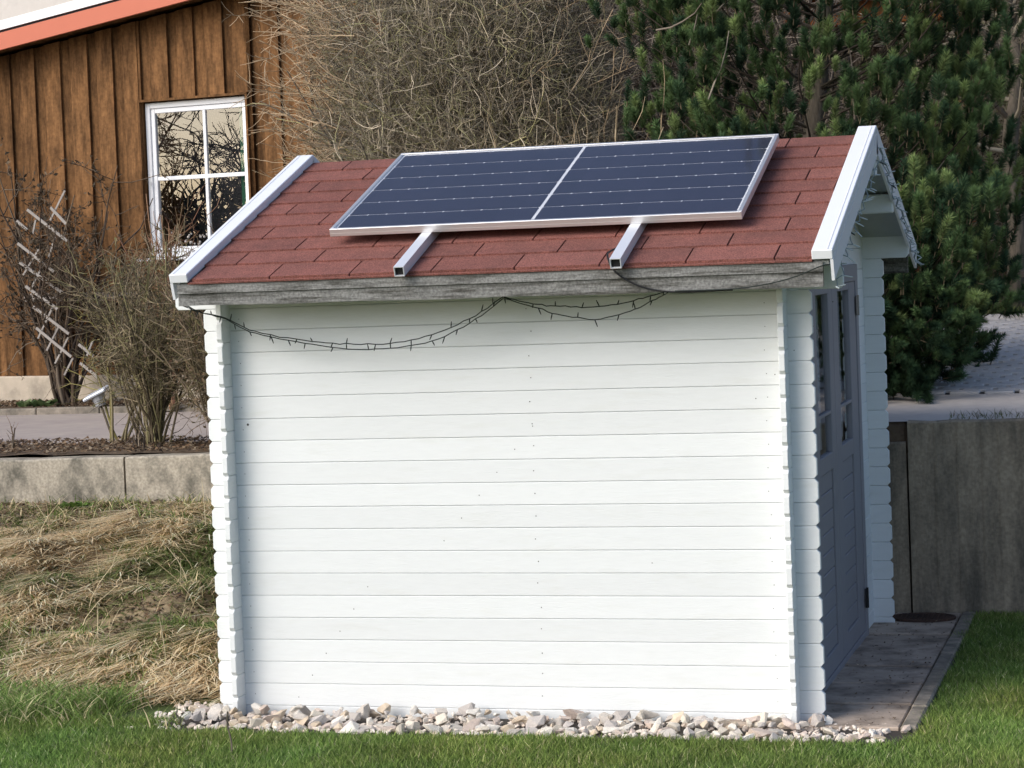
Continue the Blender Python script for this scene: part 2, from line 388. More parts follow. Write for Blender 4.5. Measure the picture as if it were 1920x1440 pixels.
# purlins and ridge beam
for (y, z0, z1) in ((YM, 2.30, 2.43), (1.97, 2.13, 2.225), (.66, 2.13, 2.225)):
    MB().bbox(-.66, 2.21, y-.03, y+.03, z0, z1, .006, T=lambda x, yy, z: L((x, yy, z))).build('purlin', M['white'], shed)
# floor
MB().box(SL+.03, SR-.03, .03, D-.01, GZ, GZ+.03, T=lambda x, y, z: L((x, y, z))).build('floor', M['dark'], shed)
# nail heads on the front wall
nb = MB()
def dot(x, z, r=.003):
    pts = [(x+r*math.cos(t), -.0012, z+r*math.sin(t)) for t in [i*math.pi/3 for i in range(6)]]
    nb.quad([L(q) for q in pts])
for k in range(19):
    dot(.84+random.uniform(-.01, .01), k*P+.055+random.uniform(-.006, .006), .0028)
    dot(1.87+random.uniform(-.006, .006), k*P+.05, .0022); dot(-.512+random.uniform(-.005, .005), k*P+.052, .0022)
    dot(1.35-.085*((18-k) % 12)+.9*(k > 12), k*P+.045, .0026) if k > 5 else dot(-.3+.07*k, k*P+.04, .0026)
dot(-.49, 1.275, .006)
stuff(nb.build('nail_head', M['fascia'], shed))

# roof deck, shingles
def RT(x, s, h): return L(RP + Vector((x, 0, 0)) + RS*s + RN*h)
def RTb(x, s, h):       # rear slope
    p = RP + RS*s + RN*h; return L((x, 2*YM-p.y, p.z))
for T in (RT, RTb):
    MB().box(-.665, 2.195, -.01, SLEN-.004, -.032, -.012, T=T).build('roof_deck', M['soffit'], shed)
    MB().box(-.612, 2.13, -.018, SLEN-.002, -.011, -.002, T=T).build('roof_felt', M['felt'], shed)
CW = .1715
def shingle_row(T, c, off, pitch=.368, s1=None):
    s0 = c*CW-(.02 if c == 0 else .004*math.sin(c)); s1 = (c+1)*CW+.015 if c < 9 else SLEN+.002
    x = off
    while x > -.61: x -= pitch
    while x < 2.131:
        a_ = max(x+.0035, -.608); b2 = min(x+pitch-.0035, 2.13)
        if b2-a_ > .02:
            n_ = max(2, int((b2-a_)/.03)); t = .0075; vs = []
            for i in range(n_+1):
                xx = a_+(b2-a_)*i/n_; e = random.uniform(-.0022, .0022); lift = random.uniform(0, .0016)
                vs += [T(xx, s0+e, .001), T(xx, s0+e, .001+t+lift+.003), T(xx, s1, .0035), T(xx, s1, -.001)]
            fs = []
            for i in range(n_):
                for q in range(4): fs.append((i*4+q, i*4+(q+1) % 4, (i+1)*4+(q+1) % 4, (i+1)*4+q))
            fs += [(0, 1, 2, 3), (n_*4, n_*4+1, n_*4+2, n_*4+3)]
            MB().add(vs, fs).build('shingle', M['shingle'], shed)
        x += pitch
for c in range(10):
    off = (-.236 if c % 2 == 0 else -.456) + random.uniform(-.006, .006)
    if c == 9: off = -.40
    shingle_row(RT, c, off)
    shingle_row(RTb, c, off)
# starter strip edge
MB().box(-.612, 2.131, -.034, .02, -.006, .0006, T=RT).build('eaves_strip', M['shingle'], shed)
# verge trims: flat cap, outer drop plate
for T in (RT, RTb):
    for (xa, xb, out) in ((-.694, -.609, -1), (2.131, 2.217, 1)):
        b_ = MB(); b_.bbox(xa, xb, -.036, SLEN+.013, .0025, .043, .003, T=T)
        if out < 0: b_.box(xa-.0005, xa+.012, -.034, SLEN+.0, -.075, .0015, T=T)
        else: b_.box(xb-.012, xb+.0005, -.034, SLEN+.0, -.09, .0015, T=T)
        # fine fold line on the cap
        b_.box(xb-.022 if out > 0 else xa+.018, xb-.020 if out > 0 else xa+.020, -.033, SLEN, .0435, .0452, T=T)
        b_.build('verge_trim', M['trim'], shed)
# fascia board, weathered, slightly ragged
for sgn in (0, 1):
    n_ = 40; vs = []
    for i in range(n_+1):
        x = -.665+(2.172+.665)*i/n_
        ri = .012*float(vnoise(x, 0, 2, 4))*(1 if i > 34 else .2)
        zb = 1.823+(.012*(x+.66)/2.8*-1)+ri*.6+.002*math.sin(x*9); zt = 1.917+.001*math.sin(x*5)
        zm = 1.878
        for (y, z) in ((-.318, zt), (-.322, zm), (-.312, zm-.003), (-.314, zb), (-.292, zb), (-.292, zt)):
            vs.append(L((x, y if not sgn else 2*YM-y, z)))
    fs = []
    for i in range(n_):
        for q in range(6): fs.append((i*6+q, i*6+(q+1) % 6, (i+1)*6+(q+1) % 6, (i+1)*6+q))
    fs += [tuple(range(6)), tuple(n_*6+q for q in range(6))]
    MB().add(vs, fs).build('fascia_board', M['fascia'], shed)

# double door in the right-hand wall
dx = SR+.003
def DT(y, d, z): return L((dx+d, y, z))       # y along the wall, d outwards
def dbox(mb, y0, y1, z0, z1, d0, d1, bv=.003): return mb.bbox(y0, y1, d0, d1, z0, z1, bv, T=DT)
fr = MB(); dbox(fr, DY0-.06, DY0+.03, GZ+.01, 1.84, -.03, .012); dbox(fr, DY1-.035, DY1+.05, GZ+.01, 1.84, -.03, .012)
dbox(fr, DY0-.06, DY1+.05, 1.795, 1.88, -.03, .0125); dbox(fr, DY0-.06, DY1+.05, GZ-.002, .0, -.03, .01)
fr.build('door_frame', M['white_door'], shed)
for (y0, y1, g0, g1) in ((.432, 1.318, .76, 1.19), (1.324, 2.163, 1.50, 1.94)):
    lf = MB(); s0 = g0; s1 = g1
    dbox(lf, y0, s0, .003, 1.793, -.028, .006); dbox(lf, s1, y1, .003, 1.793, -.028, .006)
    dbox(lf, s0, s1, .003, .10, -.028, .0058); dbox(lf, s0, s1, .93, 1.01, -.028, .0058); dbox(lf, s0, s1, 1.755, 1.793, -.028, .0058)
    door = lf.build('door', M['white_door'], shed)
    for i in range(9):
        z0 = .10+i*.0922; MB().bbox(s0, s1, -.02, -.004, z0+.0, z0+.089, .004, T=DT).build('panel_board', M['white_door'], door)
    b_ = MB(); dbox(b_, s0, s1, 1.19, 1.205, -.02, .004, .002)
    dbox(b_, s0, s0+.012, 1.01, 1.755, -.02, .0052, .002); dbox(b_, s1-.012, s1, 1.01, 1.755, -.02, .0052, .002)
    b_.build('glazing_bar', M['white_door'], door)
    for (z0, z1) in ((1.01, 1.19), (1.205, 1.755)):
        MB().box(s0+.005, s1-.005, -.014, -.010, z0, z1, T=DT).build('pane', M['doorglass'], door)
    # lace curtain inside, scalloped
    vs = []; n_ = 24
    for i in range(n_+1):
        z = 1.02+.73*i/n_; w_ = .13+.05*abs(math.sin(i*1.3)) + (.12 if i < 5 else 0)
        vs += [DT(s1-.005, -.045, z), DT(s1-w_, -.05, z)]
    MB().add(vs, [(2*i, 2*i+1, 2*i+3, 2*i+2) for i in range(n_)]).build('lace_curtain', M['lace'], door)
    for zc in ((.17, 1.67) if y0 > 1 else (.17, 1.67)):
        yy = (y1-.005) if y0 > 1 else y0+.0
        h_ = MB(); dbox(h_, yy-.016, yy+.03, zc-.05, zc+.05, .0135, .019, .002); h_.tube([DT(yy+.01, .021, zc-.052), DT(yy+.01, .021, zc+.052)], .006, 8)
        h_.build('hinge', M['hinge'] if zc < 1 else M['greyplank'], door)

# ------------------------------------------------------------------ solar panel on the roof
pv = empty('solar_panel', 'large framed solar panel lying on the red shingle roof on two aluminium rails', 'solar panel', tuple(RP+Vector((.86, 0, 0))+RS*.9+RN*.012))
def PT(x, s, h): return (RP + Vector((x, 0, 0)) + RS*s + RN*h) - Vector(pv.location)
px0, px1, s0, s1, ht, hb = -.069, 1.788, .3625, 1.503, .090, .055
fw_ = .017
f_ = MB()
f_.bbox(px0, px1, s0, s0+fw_, hb, ht, .0015, T=PT); f_.bbox(px0, px1, s1-fw_, s1, hb, ht, .0015, T=PT)
f_.bbox(px0, px0+fw_, s0+fw_, s1-fw_, hb, ht-.0003, .0015, T=PT); f_.bbox(px1-fw_, px1, s0+fw_, s1-fw_, hb, ht-.0003, .0015, T=PT)
f_.box(px0, px1, s0-.0008, s0+.001, hb+.012, hb+.014, T=PT)
f_.build('frame', M['alu'], pv)
MB().box(px0+fw_, px1-fw_, s0+fw_, s1-fw_, ht-.010, ht-.008, T=PT).build('backsheet', M['backsheet'], pv)
MB().box(px0+fw_, px1-fw_, s0+fw_, s1-fw_, ht-.0055, ht-.003, T=PT).build('glass', M['pvglass'], pv)
xa, xb, sa_, sb_ = px0+fw_+.010, px1-fw_-.010, s0+fw_+.008, s1-fw_-.008
xm = (xa+xb)/2; rowp = (sb_-sa_)/6; cw = (xm-.0075-xa)/10; chf = .0058
base_me = None
hx_, hs_ = cw/2-.0001, rowp/2-.0022
ol = [(-hx_, -hs_+chf), (-hx_+chf, -hs_), (hx_-chf, -hs_), (hx_, -hs_+chf), (hx_, hs_-chf), (hx_-chf, hs_), (-hx_+chf, hs_), (-hx_, hs_-chf)]
zero = Vector(PT(0, 0, 0))
vs = [tuple(Vector(PT(x, s, .0006))-zero) for x, s in ol]+[tuple(Vector(PT(x, s, 0))-zero) for x, s in ol]
base = MB().add(vs, [tuple(range(8)), tuple(range(15, 7, -1))]+[(i, (i+1) % 8, 8+(i+1) % 8, 8+i) for i in range(8)])
first = base.build('cell', M['cell'], pv); k0 = True
for r in range(6):
    for c in range(20):
        x = xa+cw*(c+.5) if c < 10 else xm+.0075+cw*(c-10+.5); s_ = sa_+rowp*(r+.5)
        o = first if k0 else first.copy()
        if not k0: COL.objects.link(o)
        k0 = False; o.parent = pv; o.location = PT(x, s_, ht-.0078)
# three strands of fine busbars per cell row would vanish at this size; the two mounting rails
for (a_, b2) in ((.359, .404), (1.301, 1.348)):
    h0, h1, t = .011, .0545, .0035; r_ = MB(); e0, e1 = -.078, 1.60
    for (p0, p1, q0, q1) in ((a_, b2, h1-t, h1), (a_, b2, h0, h0+t), (a_, a_+t, h0+t, h1-t), (b2-t, b2, h0+t, h1-t)):
        r_.box(p0, p1, e0, e1, q0, q1, T=PT)
    rl = r_.build('mounting_rail', M['alu_rail'], pv); MB().box(a_+t, b2-t, e0+.012, e0+.014, h0+t, h1-t, T=PT).build('rail_end_shade', M['black'], rl)  # black sheet stands in for the shade inside the hollow rail end
MB().bbox(.7, .8, 1.2, 1.28, .035, .054, .003, T=PT).build('junction_box', M['black'], pv)

# cable from the panel, down over the fascia
def smooth_path(pts, n=8):
    P_ = [Vector(p) for p in pts]; P_ = [P_[0]*2-P_[1]]+P_+[P_[-1]*2-P_[-2]]; out = []
    for i in range(1, len(P_)-2):
        for k in range(n):
            t = k/n; a_, b2, c_, d_ = P_[i-1], P_[i], P_[i+1], P_[i+2]
            out.append(.5*((2*b2)+(c_-a_)*t+(2*a_-5*b2+4*c_-d_)*t*t+(-a_+3*b2-3*c_+d_)*t**3))
    out.append(P_[-2]); return out
def W(p): return tuple(p)
rp = lambda x, s, h: tuple(RP+Vector((x, 0, 0))+RS*s+RN*h)
cab = MB().tube(smooth_path([rp(1.30, .40, .03), rp(1.30, .22, .018), rp(1.262, .12, .02), rp(1.268, .03, .03), (1.303, -.335, 1.917), (1.358, -.332, 1.871), (1.436, -.330, 1.835), (1.525, -.325, 1.817), (1.62, -.322, 1.812), (1.80, -.320, 1.815)]), .0042, 6).build('power_cable', M['black'], smooth=True)
tag(cab, 'black cable curving from under the solar panel over the right rail end to the fascia', 'cable')
cab = MB().tube(smooth_path([(1.56, -.327, 1.818), (1.80, -.330, 1.819), (1.95, -.331, 1.835), (2.06, -.332, 1.86), (2.17, -.333, 1.90), (2.215, -.30, 1.905)]), .0028, 5).build('thin_cable', M['wire'], smooth=True)
tag(cab, 'thin dark wire running along the right end of the weathered fascia board', 'cable')

# string lights under the eaves
sl_ = empty('string_lights', 'dark string lights hanging in two swags across the white front wall under the eaves', 'string lights', (.4, -.2, 1.8))
def SLt(p): return Vector(p)-Vector(sl_.location)
swA = [(-.66, -.30, 1.835), (-.60, -.25, 1.80), (-.51, -.16, 1.763), (-.378, -.14, 1.698), (-.15, -.13, 1.652), (.043, -.13, 1.632), (.245, -.13, 1.628), (.44, -.14, 1.66), (.63, -.19, 1.728), (.805, -.25, 1.818)]
swB = [(-.66, -.30, 1.83), (-.60, -.25, 1.796), (-.51, -.16, 1.757), (-.378, -.14, 1.690), (-.15, -.13, 1.640), (.043, -.13, 1.609), (.245, -.13, 1.606), (.44, -.14, 1.634), (.63, -.19, 1.708), (.805, -.25, 1.812)]
swC = [(.805, -.25, 1.815), (.917, -.20, 1.782), (1.03, -.18, 1.768), (1.17, -.16, 1.759), (1.33, -.18, 1.776), (1.45, -.22, 1.803), (1.53, -.28, 1.822)]
swD = [(.805, -.25, 1.812), (.917, -.19, 1.768), (1.03, -.16, 1.730), (1.17, -.14, 1.706), (1.33, -.16, 1.735), (1.45, -.20, 1.785), (1.53, -.28, 1.818)]
wm = MB(); bulbs = []
for k, sw in enumerate((swA, swB, swC, swD)):
    pth = smooth_path(sw, 6); pth = [p+Vector((0, random.gauss(0, .002), random.gauss(0, .0016))) for p in pth]
    wm.tube([SLt(p) for p in pth], .0024, 5)
    d = 0; nxt = .05+.03*k
    for i in range(1, len(pth)):
        d += (pth[i]-pth[i-1]).length
        if d > nxt: bulbs.append((pth[i], 1 if (k % 2 == 0) else -1)); nxt += random.uniform(.07, .11)
wm.build('wire', M['wire'], sl_)
for p, sg in bulbs:
    ln = random.uniform(.016, .030); q = p+Vector((random.uniform(-.012, .012), -.004, (sg if random.random() < .8 else -sg)*ln))
    MB().tube([SLt(p), SLt(p.lerp(q, .5)), SLt(q)], [.0022, .003, .0016], 5).build('bulb', M['wire'], sl_)
# second string along the right verge
vl = empty('string_lights', 'clear string lights with pale bulbs wound along the verge of the shed gable', 'string lights', (2.2, 1.3, 2.2))
def VLt(p): return Vector(p)-Vector(vl.location)
wm = MB(); pa = []
for i in range(41):
    s_ = -.02+SLEN*i/40; p = RP+RS*s_; pa.append(Vector((2.222+.012*math.sin(i*1.7), p.y+random.gauss(0, .006), p.z-.085-.03*abs(math.sin(i*.9))-.03*(i < 6))))
pb = []
for i in range(41):
    s_ = SLEN*(1-i/40); p = RP+RS*s_; pb.append(Vector((2.224+.012*math.sin(i*1.3), 2*YM-p.y+random.gauss(0, .006), p.z-.06-.03*abs(math.sin(i*.8)))))
wm.tube([VLt(p) for p in pa], .0024, 5); wm.tube([VLt(p) for p in pb], .0024, 5)
wm.tube([VLt(Vector((p.x+.006, p.y+.01, p.z-.012*math.sin(i)))) for i, p in enumerate(pb)], .0028, 5)
wm.build('wire', M['palewire'], vl)
for p in pa[::2]+pb:
    q = p+Vector((random.uniform(.01, .045), random.uniform(-.02, .02), random.uniform(-.03, .015)))
    MB().tube([VLt(p), VLt(p.lerp(q, .5)), VLt(q)], [.002, .0032, .002], 5).build('bulb', M['clear'] if random.random() < .9 else M['wire'], vl)

# ------------------------------------------------------------------ gravel strip
gs = grid('gravel_bed', np.linspace(-.95, 2.5, 30), [-.42, -.2, .0], lambda x, y: np.full_like(x, GZ+.006), M['joint']); struct(gs)
icof = [(0, 11, 5), (0, 5, 1), (0, 1, 7), (0, 7, 10), (0, 10, 11), (1, 5, 9), (5, 11, 4), (11, 10, 2), (10, 7, 6), (7, 1, 8), (3, 9, 4), (3, 4, 2), (3, 2, 6), (3, 6, 8), (3, 8, 9), (4, 9, 5), (2, 4, 11), (6, 2, 10), (8, 6, 7), (9, 8, 1)]
ph = (1+5**.5)/2
icov = [Vector(v).normalized() for v in ((-1, ph, 0), (1, ph, 0), (-1, -ph, 0), (1, -ph, 0), (0, -1, ph), (0, 1, ph), (0, -1, -ph), (0, 1, -ph), (ph, 0, -1), (ph, 0, 1), (-ph, 0, -1), (-ph, 0, 1))]
stones = []
for i in range(18):
    f1, f2 = random.uniform(.6, .85), random.uniform(.5, .8)
    import bmesh
    bm = bmesh.new()
    for k in range(13):
        v = Vector((random.gauss(0, 1), random.gauss(0, 1), random.gauss(0, 1))).normalized(); bm.verts.new((v.x, v.y*f1, v.z*f2))
    h_ = bmesh.ops.convex_hull(bm, input=bm.verts[:]); bm.verts.index_update()
    vs = [v.co.copy() for v in bm.verts]; fs_ = [tuple(v.index for v in f.verts) for f in bm.faces]; bm.free()
    o = MB().add(vs, fs_).build('stone', M['stone%d' % (i % 6)]); stones.append(o.data); bpy.data.objects.remove(o)
def put_stone(x, y, z, s, parent=gs):
    o = bpy.data.objects.new('stone', random.choice(stones)); COL.objects.link(o); o.parent = parent
    o.location = (x, y, z); o.scale = (s*random.uniform(.9, 1.3), s*random.uniform(.8, 1.1), s*random.uniform(.75, 1)); o.rotation_euler = (random.uniform(-.6, .6), random.uniform(-.6, .6), random.uniform(0, 6.3))
for i in range(118):
    x = -.72+(2.36+.72)*(i+random.random())/118; y = random.uniform(-.34, -.24) if x < 2.1 else random.uniform(-.33, -.12)
    put_stone(x, y-.03*random.random(), GZ+.008+random.uniform(0, .014), random.choice((.02, .026, .034, .042, .052))*random.uniform(.9, 1.12))
for i in range(135):
    x = -.80+(2.1+.80)*(i+random.random())/135; y = random.uniform(-.24, -.05) if -.6 < x < 2.0 else random.uniform(-.2, .02)
    if x < -.6: y = random.uniform(-.25, .15)
    if -.6 < x < 1.97 and y > -.14: z_ = GZ+.035
    else: z_ = GZ+.025
    if (abs(x+.57) < .05 or abs(x-1.957) < .05) and y > -.14: y = -.16
    put_stone(x, y, z_+random.uniform(0, .02), random.choice((.020, .028, .034, .042, .052))*random.uniform(.9, 1.12))
put_stone(2.43, -.16, GZ+.03, .03)
rs = MB()
for i in range(900):
    x = random.uniform(-.98, 2.35); y = random.uniform(-.38, .0 if x > -.55 else .25); s = random.uniform(.009, .024); me_ = random.choice(stones)
    rot_ = Matrix.Rotation(random.uniform(0, 6), 3, 'Z')
    rs.add([rot_ @ (v.co*s)+Vector((x, y, float(h_low(x, y))+.012)) for v in me_.vertices], [tuple(p.vertices) for p in me_.polygons])
stuff(rs.build('small_gravel', M['stone'], gs))

# ------------------------------------------------------------------ paved strip by the door
ps = grid('paved_strip', np.linspace(1.6, 2.50, 8), np.linspace(-.20, 2.955, 12), lambda x, y: np.full_like(x, GZ+.004), M['joint']); struct(ps)
ys = [-.12, .38, .86, 1.30, 1.76, 2.22, 2.60]
for i in range(6):
    MB().bbox(1.62, 2.395, ys[i]+.015, ys[i+1]-.015, -.02, .022+random.uniform(-.003, .004), .005, T=lambda x, y, z: (x, y, z+GZ)).build('slab', M['slab'], ps)
MB().bbox(1.62, 2.395, 2.606, 2.95, -.02, .020, .005, T=lambda x, y, z: (x, y, z+GZ)).build('slab', M['slab'], ps)
for i in range(7):
    y0 = -.15+i*.44; MB().bbox(2.405, 2.475, y0+.004, y0+.436, -.03, .034+random.uniform(-.004, .004), .008, T=lambda x, y, z: (x, y, z+GZ)).build('kerb', M['kerb'], ps)
dc = MB(); n_ = 28; cx_, cy_ = 2.21, 2.745
for (r_a, z_a) in ((.175, .0), (.175, .012), (.16, .014), (.155, .009)):
    dc.v += [(cx_+r_a*math.cos(2*math.pi*i/n_), cy_+r_a*.75*math.sin(2*math.pi*i/n_), GZ+.021+z_a) for i in range(n_)]
for k in range(3):
    for i in range(n_): dc.f.append((k*n_+i, k*n_+(i+1) % n_, (k+1)*n_+(i+1) % n_, (k+1)*n_+i))
dc.f.append(tuple(3*n_+i for i in range(n_)))
for i in range(-4, 5):
    dc.box(cx_+i*.028-.004, cx_+i*.028+.004, cy_-.09, cy_+.09, GZ+.030, GZ+.036)
tag(dc.build('drain_cover', M['iron']), 'dark rusty oval drain cover on the paved strip at the foot of the dark wall', 'drain cover')

# ------------------------------------------------------------------ grass
def blades(name, X, Y, Z, H, Wd, lean, cols, mt, segs=1, curl=0.0, dirs=None):
    n = len(X); ang = rng.uniform(0, 2*np.pi, n) if dirs is None else dirs
    lx, ly = np.cos(ang)*lean, np.sin(ang)*lean
    wa = rng.uniform(0, 2*np.pi, n) if dirs is None else ang+np.pi/2+rng.normal(0, .4, n)
    wx, wy = np.cos(wa)*Wd/2, np.sin(wa)*Wd/2
    V = []; K = segs*2+1
    for s in range(segs):
        t = s/segs; bend = t**(1.6); hz = H*(t-curl*t*t)
        cx = X+lx*H*bend; cy = Y+ly*H*bend; cz = Z+hz; ww = 1-.45*t
        V += [np.stack([cx-wx*ww, cy-wy*ww, cz], -1), np.stack([cx+wx*ww, cy+wy*ww, cz], -1)]
    V.append(np.stack([X+lx*H, Y+ly*H, Z+H*(1-curl)], -1))
    V = np.stack(V, 1).reshape(-1, 3); base = np.arange(n)*K; F = []
    for s in range(segs-1):
        a_ = base+2*s; F += [np.stack([a_, a_+1, a_+3], -1), np.stack([a_, a_+3, a_+2], -1)]
    a_ = base+2*(segs-1); F.append(np.stack([a_, a_+1, a_+2], -1)); F = np.concatenate(F)
    C = np.repeat(cols, K, axis=0)
    return fast(name, V, F, mt, cols=C)
def pick(n, pal, jit=.18, wts=None):
    pal = np.array(pal); i = rng.choice(len(pal), n, p=wts); return np.clip(pal[i]*(1+rng.normal(0, jit, (n, 1))), .004, .9)
GP = [(.160, .250, .055), (.215, .310, .078), (.105, .175, .044), (.32, .38, .14), (.48, .47, .27)]
GW = [.36, .28, .22, .10, .04]
def region(n, x0, x1, y0, y1): return rng.uniform(x0, x1, n), rng.uniform(y0, y1, n)
Xs, Ys = [], []
for (n, *b) in ((120000, -2.6, 3.4, -1.5, -.27), (75000, 2.44, 3.5, -.35, 2.96), (36000, 3.4, 5.5, -1.5, 2.96), (22000, -4.5, -2.4, -1.5, .2), (16000, -2.6, -.78, -.4, .4), (30000, -3.5, 6, -3.5, -1.5)):
    x, y = region(n, *b); Xs.append(x); Ys.append(y)
X = np.concatenate(Xs); Y = np.concatenate(Ys)
edge = -.40+.05*(vnoise(X, 0*X, 5, 9)-.5)+.02*X/3
keep = ~((X > -.85) & (X < 2.42) & (Y > edge)) & ~((X <= -.85) & (Y > .35)) & ~((X > 2.3) & (X < 2.425+.075*vnoise(Y, 0*Y, 4, 5)) & (Y > -.33))
keep &= ~((X > -1.15) & (X <= -.85) & (Y > -.15))
X, Y = X[keep], Y[keep]; n = len(X)
pn = fbm(X, Y, 21, 1.7)
H = rng.uniform(.018, .045, n)*(.8+.5*pn); cols = pick(n, GP, .2, GW)
cols *= (.75+.6*fbm(X, Y, 33, 2.5))[:, None]; cols[:, 0] *= 1+.5*(pn-.45)
lw = blades('lawn_grass', X, Y, h_low(X, Y)-.002, H, rng.uniform(.005, .0095, n), rng.uniform(.1, 1.4, n), cols, M['attr'], 1); stuff(lw)
# taller rough grass bottom left, and bank
n = 26000; X, Y = region(n, -4.2, -.72, -.75, .95)
dens = sstep(-.55, .0, Y-.35*(X+.8)*.6+.25*(fbm(X, Y, 7, 2)-.5))
keep = (rng.random(n) < dens*(.25+.9*fbm(X, Y, 17, 3))) & ~((X > -1.25) & (Y > -.25)); X, Y = X[keep], Y[keep]; n = len(X)
cols = pick(n, [(.19, .28, .07), (.14, .215, .05), (.30, .36, .14), (.66, .56, .34), (.085, .14, .04)], .2, [.34, .2, .2, .18, .08])
o = blades('rough_grass', X, Y, h_low(X, Y)-.005, rng.uniform(.05, .15, n)*(.6+.8*fbm(X, Y, 12, 2)), rng.uniform(.004, .008, n), rng.uniform(.2, 1.2, n), cols, M['attr'], 3, .25); stuff(o)
# straw on the bank: thrown in tufts leaning down the slope
T_ = 2300; tx, ty = region(T_, -4.8, -.68, .30, 2.93)
soilm = fbm(tx, ty, 51, 1.3); tx = tx[(soilm > .33)]; ty = ty[soilm > .33]; T_ = len(tx)
per = 26; X = np.repeat(tx, per)+rng.normal(0, .05, T_*per); Y = np.repeat(ty, per)+rng.normal(0, .04, T_*per)
tdir = -np.pi/2+rng.normal(0, .9, T_); dirs = np.repeat(tdir, per)+rng.normal(0, .30, T_*per)
bare_ = ((X < -2.15) & (Y > 2.42+.25*vnoise(X, 0*X, 3, 3))) | (((X+1.55)/.42)**2+((Y-1.25)/.28)**2 < .6+.8*fbm(X, Y, 14, 5))
keep = (X < -.64) & (Y < 2.93) & (Y > .22) & (~bare_ | (rng.random(len(X)) < .12)); X, Y, dirs = X[keep], Y[keep], dirs[keep]; n = len(X)
green = (fbm(X, Y, 61, 1.6) > .68) | ((np.abs(Y-1.75-.2*np.sin(X*3)) < .13) & (rng.random(n) < .7)) | ((X > -1.75) & (rng.random(n) < .72*np.clip((Y-.9), 0, 1))) | (rng.random(n) < .05)
tb = np.repeat(rng.uniform(.8, 1.15, T_), per)[keep]
cs = tb[:, None]*pick(n, [(.88, .70, .45), (.78, .60, .36), (.92, .80, .58), (.58, .44, .27), (.28, .20, .12)], .10, [.34, .26, .24, .10, .06])
cg = pick(n, [(.15, .20, .055), (.10, .15, .04), (.22, .24, .09)], .2)
cols = np.where(green[:, None], cg, cs)
o = blades('dry_grass', X, Y, h_low(X, Y)-.004, rng.uniform(.05, .12, n), rng.uniform(.004, .0095, n), rng.uniform(1.2, 3.4, n), cols, M['attr'], 4, .80, dirs); stuff(o)
n = 30000; X, Y = region(n, -4.8, -.68, .25, 2.93)
keep = (rng.random(n) < .75*sstep(.45, .7, fbm(X, Y, 71, 2.4))) | ((Y > 2.6) & (rng.random(n) < np.where(X < -2.2, .15, .7))) | ((X > -1.7) & (Y > 1.3) & (rng.random(n) < .5)); X, Y = X[keep], Y[keep]; n = len(X)
o = blades('bank_green_grass', X, Y, h_low(X, Y)-.004, rng.uniform(.05, .13, n), rng.uniform(.005, .008, n), rng.uniform(.3, 1.2, n), pick(n, [(.14, .20, .05), (.09, .14, .035), (.22, .25, .09), (.6, .5, .3)], .2), M['attr'], 3, .3); stuff(o)
# denser tall tufts, lower left
tx = np.array([-2.15, -1.75, -2.45, -1.35, -2.05, -1.6, -2.9]); ty = np.array([.30, .18, .05, .12, -.42, -.15, -.2]); i = rng.integers(0, 7, 2600); X = tx[i]+rng.normal(0, .10, 2600); Y = ty[i]+rng.normal(0, .07, 2600)
o = blades('tall_grass_tufts', X, Y, h_low(X, Y)-.004, rng.uniform(.07, .19, 2600), rng.uniform(.004, .008, 2600), rng.uniform(.3, 1.1, 2600), pick(2600, [(.19, .30, .075), (.14, .23, .055), (.30, .38, .14), (.62, .56, .33)], .2, [.35, .3, .25, .1]), M['attr'], 4, .3); stuff(o)
# a few tall pale stalks
n = 160; X, Y = region(n, -4.0, -1.0, .2, 2.6)
o = blades('straw_stalks', X, Y, h_low(X, Y), rng.uniform(.18, .38, n), rng.uniform(.004, .006, n), rng.uniform(.2, .9, n), pick(n, [(.62, .52, .34), (.5, .4, .24)], .1), M['attr'], 4, .15); stuff(o)
# weeds in the joint at the wall top right, and grass beyond the pavers
n = 500; X, Y = region(n, 2.35, 3.4, 2.99, 3.25)
o = blades('joint_weeds', X, Y, h_up(X, Y), rng.uniform(.01, .05, n), rng.uniform(.003, .006, n), rng.uniform(.3, 1.2, n), pick(n, [(.2, .17, .1), (.10, .13, .04)], .2), M['attr'], 2); stuff(o)
n = 22000; X, Y = region(n, .5, 6, 9.0, 12.2)
o = blades('far_verge_grass', X, Y, h_up(X, Y), rng.uniform(.04, .1, n), rng.uniform(.008, .014, n), rng.uniform(.2, 1, n), pick(n, [(.12, .18, .05), (.16, .2, .07), (.25, .24, .12)], .2), M['attr'], 1); stuff(o)

# leaf litter on the beds
def litter(name, X, Y, Z, s, cols):
    n = len(X); a_ = rng.uniform(0, 6.28, n); t1 = rng.uniform(-.5, .5, n); t2 = rng.uniform(-.5, .5, n); V = []
    for (u, v) in ((-1, 0), (0, -.6), (1, 0), (0, .6)):
        V.append(np.stack([X+s*(u*np.cos(a_)-v*np.sin(a_)), Y+s*(u*np.sin(a_)+v*np.cos(a_)), Z+s*(u*t1+v*t2)+s*.4*abs(u)], -1))
    V = np.stack(V, 1).reshape(-1, 3); b = np.arange(n)*4; return fast(name, V, np.stack([b, b+1, b+2, b+3], -1), M['attr'], cols=np.repeat(cols, 4, axis=0))
LP = [(.19, .12, .07), (.12, .08, .05), (.27, .19, .12), (.34, .27, .19), (.07, .05, .04)]
n = 7000; X, Y = region(n, -6.5, -.6, 3.1, 4.05)
stuff(litter('bed_leaf_litter', X, Y, h_up(X, Y)+.03+rng.uniform(0, .02, n), rng.uniform(.008, .022, n), pick(n, LP, .2)))
n = 3000; X, Y = region(n, -6.5, -2.5, 7.2, 7.9)
stuff(litter('house_bed_litter', X, Y, .925+rng.uniform(0, .02, n), rng.uniform(.01, .025, n), pick(n, LP, .2)))
